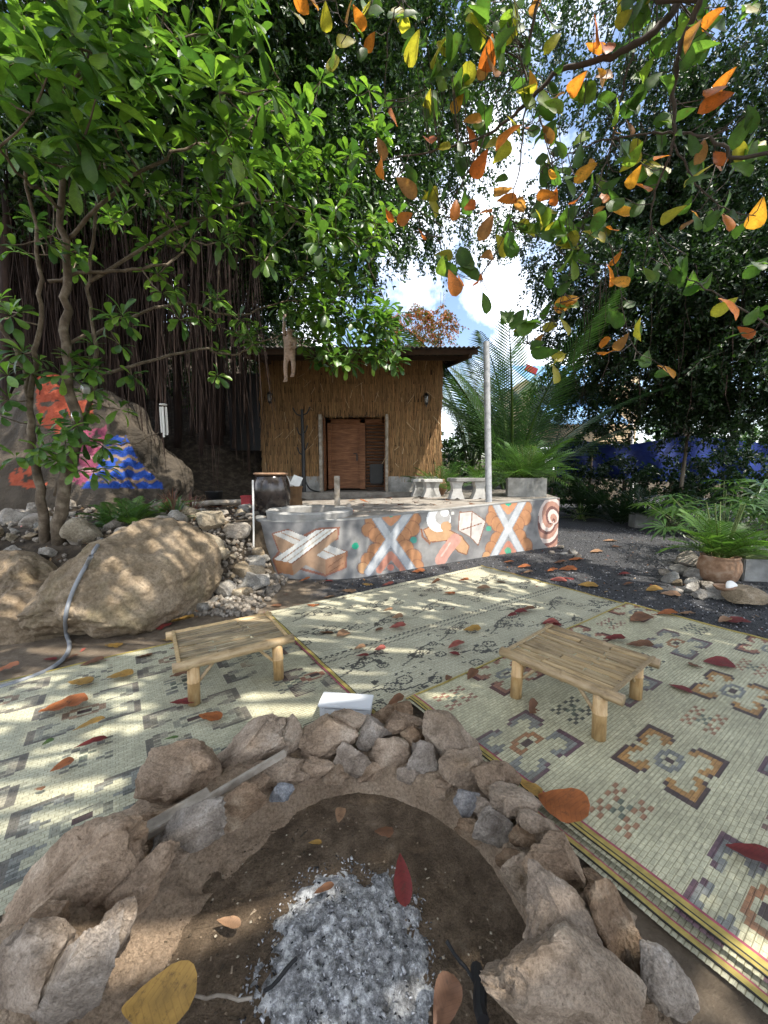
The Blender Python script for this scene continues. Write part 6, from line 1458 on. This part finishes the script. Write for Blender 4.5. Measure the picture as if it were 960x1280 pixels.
# ------------------------------------------------------------------ fallen leaves
DRY = {'orange': (.34, .11, .035), 'brown': (.17, .08, .042), 'yellow': (.36, .21, .05), 'red': (.17, .024, .022), 'tan': (.30, .175, .10), 'pink': (.33, .09, .07), 'green': (.10, .17, .05)}
TPL = [leaf_template(.33, .7, 4, 12, .08, -.03, .12, .010), leaf_template(.31, .7, 4, 12, .28, -.12, .05, .018), leaf_template(.30, .7, 4, 12, -.06, .10, -.15, .022), leaf_template(.20, .8, 3, 12, .2, .04, .15, .008)]
dm_ = {}
def fallen(px, py, spx, cname, rot, where, label=None, z=0.0, var=None, tilt=None):
    v_ = rnd.randrange(3) if var is None else var
    if (cname, v_) not in dm_: dm_[(cname, v_)] = leaf_mesh(TPL[v_], DRY[cname], 'fallen_leaf', .72)
    P = G(px, py, z + .012); s = spx * float(proj(P)[2]) / F * .92
    o = link('fallen_leaf', dm_[(cname, v_)], mat=MAT['leafdry'], label=label or f'dry {cname} leaf lying {where}', cat='leaf', group=None if label else f'{cname} leaves {where}')
    ti = tilt or (rnd.gauss(0, .10), rnd.gauss(0, .10)); d = Vector((math.cos(rot), math.sin(rot), 0))
    o.rotation_euler = (ti[0], ti[1], rot); o.location = P - d * s * .5 + Vector((0, 0, .004)); o.scale = (s, s, s)
gC, gA, gB, gD, gG = 'on the block motif mat', 'on the floral mat', 'on the flower motif mat', 'on the bare earth by the boulder', 'on the dark gravel'
mz = .03
for d in [
 (704, 1020, 78, 'orange', -1.0, gB, 'large orange leaf propped against the pit stones on the flower motif mat', .07, 0, (.35, -.35)), (662, 985, 34, 'yellow', -.9, gB, 'curled yellow orange leaf tucked behind the pit stones', .06, 1),
 (503, 1096, 62, 'red', -1.5, '', 'deep red leaf standing out beside the ash heap', -.04, 3, (.2, .1)), (200, 1256, 98, 'yellow', .1, '', 'big mottled yellow leaf on the pit slope', .03, 0, (.2, -.1)), (556, 1262, 60, 'brown', 1.0, '', 'curled brown leaf between the ash and the largest pit stone', -.05, 1),
 (425, 1020, 22, 'tan', 1.5, '', 'small tan leaf on the far pit floor', -.085, 0), (405, 1114, 28, 'brown', .3, '', 'narrow curled brown leaf on the edge of the ash', -.06, 3), (286, 1153, 34, 'tan', -.1, '', 'narrow tan leaf on the sunlit pit floor', -.07, 3), (394, 1053, 18, 'yellow', .2, '', 'tiny yellow leaf on the pit floor', -.08, 3), (480, 1040, 26, 'brown', 0, '', 'broken brown leaf bits beneath the far rim of the pit', -.08, 2),
 (942, 1072, 58, 'red', -.6, gB, 'brownish red leaf near the blue flower motif', mz, 0), (667, 884, 34, 'brown', .9, gB, 'curled brown leaf upright by the golden bamboo table leg', mz, 1, (.5, .2)), (590, 846, 22, 'brown', .8, gB, 'small curled leaf at the corner of the flower motif mat', mz, 1),
 (851, 860, 26, 'red', -.6, gB), (898, 829, 36, 'red', -.2, gB), (800, 808, 32, 'brown', -.3, gB), (768, 800, 28, 'red', -.2, gB), (813, 770, 30, 'tan', -.3, gB), (834, 768, 26, 'orange', 0, gB), (800, 775, 34, 'brown', .3, gB), (690, 780, 26, 'red', 0, gB), (870, 832, 18, 'brown', 2, gB), (560, 848, 14, 'brown', 1, gB),
 (80, 882, 52, 'orange', .6, gC, 'crumpled orange leaf on the grey block motif nearest the hose', mz, 1), (112, 908, 36, 'yellow', .6, gC, 'long yellow leaf with spots between two block motifs', mz, 3), (114, 928, 36, 'red', .7, gC, 'dark red leaf on the block motif mat', mz, 3), (78, 958, 26, 'orange', .9, gC, 'dusty orange leaf beside the small check motif', mz, 0), (100, 853, 32, 'yellow', 0, gC, 'yellow leaf with dark veins near the hose end', mz, 0), (150, 845, 32, 'yellow', .3, gC, 'yellow leaf between the hose and the weathered bamboo table', mz, 0),
 (228, 879, 34, 'red', 0, gC, 'dark red leaf lying before the weathered bamboo table', mz, 3), (262, 896, 34, 'orange', -.2, gC, 'orange leaf at the foot of the weathered bamboo table leg', mz, 0), (60, 928, 14, 'green', 1.2, gC, 'small green leaf on the block motif mat', mz, 0), (214, 924, 18, 'green', .2, gC, 'tiny green leaf beside the square pit stone', mz, 3), (230, 845, 36, 'brown', .2, gC, 'brown leaf in the shade under the weathered bamboo table', mz, 1), (50, 986, 12, 'brown', .3, gC), (182, 970, 20, 'orange', .6, gC, 'orange scrap of leaf against the square pit stone', mz, 1),
 (140, 828, 36, 'red', .2, gD), (115, 830, 28, 'brown', .4, gD), (180, 822, 20, 'brown', .1, gD), (8, 838, 28, 'orange', .4, gD), (142, 806, 22, 'yellow', .2, gD), (195, 783, 40, 'red', .1, gD), (225, 778, 36, 'yellow', .1, gD), (212, 798, 22, 'yellow', .4, gD), (62, 824, 16, 'red', .1, gD), (220, 810, 16, 'red', .4, gD), (262, 728, 26, 'yellow', .2, gD), (90, 822, 16, 'brown', 1, gD),
 (388, 757, 26, 'orange', -.2, gD), (345, 757, 14, 'brown', 0, gD), (370, 766, 14, 'brown', 0, gD), (411, 747, 16, 'tan', .3, gG), (462, 730, 20, 'yellow', 0, gG), (381, 727, 16, 'orange', .1, gG), (411, 726, 12, 'red', 0, gG), (457, 745, 18, 'pink', .1, gG), (480, 748, 28, 'orange', -.2, gG), (500, 752, 14, 'red', 1, gG), (485, 732, 16, 'pink', 0, gG), (523, 715, 18, 'orange', .1, gG), (436, 738, 20, 'tan', 0, gG),
 (407, 790, 22, 'brown', .1, gA), (428, 792, 24, 'tan', 1, gA), (473, 786, 16, 'brown', 1.2, gA), (485, 764, 14, 'tan', 0, gA), (497, 784, 24, 'pink', .3, gA), (497, 772, 16, 'tan', .3, gA), (450, 810, 16, 'tan', .5, gA), (453, 820, 18, 'red', .1, gA), (475, 812, 16, 'pink', .3, gA), (570, 808, 26, 'pink', .5, gA), (568, 816, 16, 'red', .2, gA), (590, 788, 24, 'yellow', 0, gA), (562, 741, 16, 'orange', .3, gA), (604, 735, 20, 'tan', .2, gA), (625, 726, 16, 'brown', 0, gA), (545, 730, 14, 'brown', .2, gA), (650, 765, 20, 'red', .3, gA), (660, 762, 20, 'brown', 0, gA), (495, 880, 26, 'brown', .4, gA), (488, 888, 20, 'tan', 1.4, gA), (688, 778, 22, 'pink', .2, gA), (580, 726, 14, 'orange', 0, gA), (640, 770, 14, 'red', .2, gA),
 (655, 709, 18, 'orange', .1, gG), (636, 703, 14, 'orange', 0, gG), (713, 722, 22, 'red', .1, gG), (698, 725, 22, 'pink', 0, gG), (735, 732, 26, 'yellow', -.1, gG), (780, 718, 16, 'red', .1, gG), (785, 731, 14, 'brown', .2, gG), (817, 738, 22, 'yellow', .1, gG), (838, 743, 24, 'tan', -.2, gG), (918, 778, 36, 'red', -.2, gG), (905, 777, 20, 'tan', .3, gG), (858, 768, 20, 'tan', -.2, gG), (720, 700, 20, 'orange', .1, gG), (710, 712, 24, 'orange', 0, gG), (690, 714, 16, 'orange', .3, gG), (762, 676, 18, 'tan', 0, gG), (745, 690, 18, 'tan', .2, gG), (700, 704, 18, 'brown', .1, gG), (770, 683, 14, 'brown', .3, gG), (660, 716, 14, 'tan', .2, gG), (605, 722, 12, 'orange', 0, gG), (733, 742, 14, 'brown', .3, gG), (640, 716, 12, 'brown', .2, gG), (560, 720, 12, 'orange', .5, gG),
]:
    fallen(*d[:6], label=d[6] if len(d) > 6 else None, z=(d[7] if len(d) > 7 else (mz if d[5] in (gA, gB, gC) else 0)), var=d[8] if len(d) > 8 else None, tilt=d[9] if len(d) > 9 else None)
# leaves on the terrace paving
for px, py, c in [(455, 628, 'orange'), (470, 632, 'tan'), (500, 630, 'orange'), (520, 627, 'brown'), (540, 630, 'brown'), (440, 626, 'tan'), (560, 626, 'orange'), (485, 622, 'brown'), (590, 629, 'brown'), (530, 622, 'tan')]:
    P = onter(px, py); fallen(px, py, 12, c, rnd.uniform(0, 6), 'on the terrace paving', z=P.z)

# ------------------------------------------------------------------ fine litter: leaf crumbs and twigs on gravel, earth and bank
VV, FF, CC, b = [], [], [], 0
def crumb(x, y, z, sz):
    global b
    M_ = Matrix.Rotation(rnd.uniform(0, 6.28), 3, 'Z') @ Matrix.Rotation(rnd.gauss(0, .35), 3, 'X') @ Matrix.Rotation(rnd.gauss(0, .35), 3, 'Y'); w_ = rnd.uniform(.25, .6) if rnd.random() < .8 else .07
    pts = np.array([(-1, 0, 0), (-.2, -w_, .15), (1, 0, .1), (.1, w_, .18)]) * sz
    VV.append(pts @ np.array(M_).T + np.array([x, y, z + sz * .15])); FF.append(np.array([[0, 1, 2], [0, 2, 3]]) + b); b += 4
    c = np.array(rnd.choice([(.20, .10, .05), (.28, .14, .06), (.12, .07, .045), (.30, .20, .11), (.24, .06, .04), (.09, .06, .04)])); CC.append(np.tile(c, (4, 1)))
for i in range(900):
    x, y = rnd.uniform(-2.6, 7), rnd.uniform(3.0, 9)
    u, v_ = (x - MO.x) * math.cos(MANG) + (y - MO.y) * math.sin(MANG), (x - MO.x) * math.sin(MANG) - (y - MO.y) * math.cos(MANG)
    if -3.3 < u < 3.1 and -2.05 < v_ < 1.9: 
        if rnd.random() < .8: continue
        z = .034
    else: z = .004
    crumb(x, y, z, rnd.uniform(.008, .03))
for i in range(700):
    x, y = rnd.uniform(-6, -1.9), rnd.uniform(3.6, 7.5); crumb(x, y, max(0, bankz(x, y)) + .02, rnd.uniform(.015, .045))
for i in range(260):
    x, y = rnd.uniform(-1.7, 3.2), rnd.uniform(5.6, 9.3)
    if y > 5.9 + .55 * max(0, x): crumb(x, y, tz(x), rnd.uniform(.01, .035))
link('leaf_litter', mesh_np('leaf_litter', np.concatenate(VV), np.concatenate(FF), np.concatenate(CC)), mat=MAT['leafdry'], kind='stuff', label='scattered leaf crumbs and twigs on the ground')

# loose chips that give the gravel its grain
pv, pf = rock_arrays(91, sub=1, cuts=3); VV, FF, CC, b = [], [], [], 0; n_c = 0
while n_c < 11000:
    x, y = rnd.uniform(-1.6, 7.5), 3.2 + 6.5 * rnd.random() ** 1.5
    u, v_ = (x - MO.x) * math.cos(MANG) + (y - MO.y) * math.sin(MANG), (x - MO.x) * math.sin(MANG) - (y - MO.y) * math.cos(MANG)
    if (-3.3 < u < 3.1 and -2.05 < v_ < 1.9) or x * .85 + y * .62 < 2.3 or (x < 3.5 and y > 5.1 + .62 * max(0, x + .3)): continue
    n_c += 1; sz = rnd.uniform(.007, .02); M_ = Matrix.Rotation(rnd.uniform(0, 6.28), 3, 'Z') @ Matrix.Rotation(rnd.uniform(0, 6.28), 3, 'X')
    VV.append(pv @ np.array(M_).T * sz + np.array([x, y, sz * .25])); FF.append(pf + b); b += len(pv); g = rnd.choice([.02, .03, .05, .07, .10, .16, .26]); CC.append(np.tile((g, g, g * 1.05), (len(pv), 1)))
link('gravel_chips', mesh_np('gravel_chips', np.concatenate(VV), np.concatenate(FF), np.concatenate(CC)), mat=MAT['ashchip'], kind='stuff', label='loose dark grey chippings on the drive')
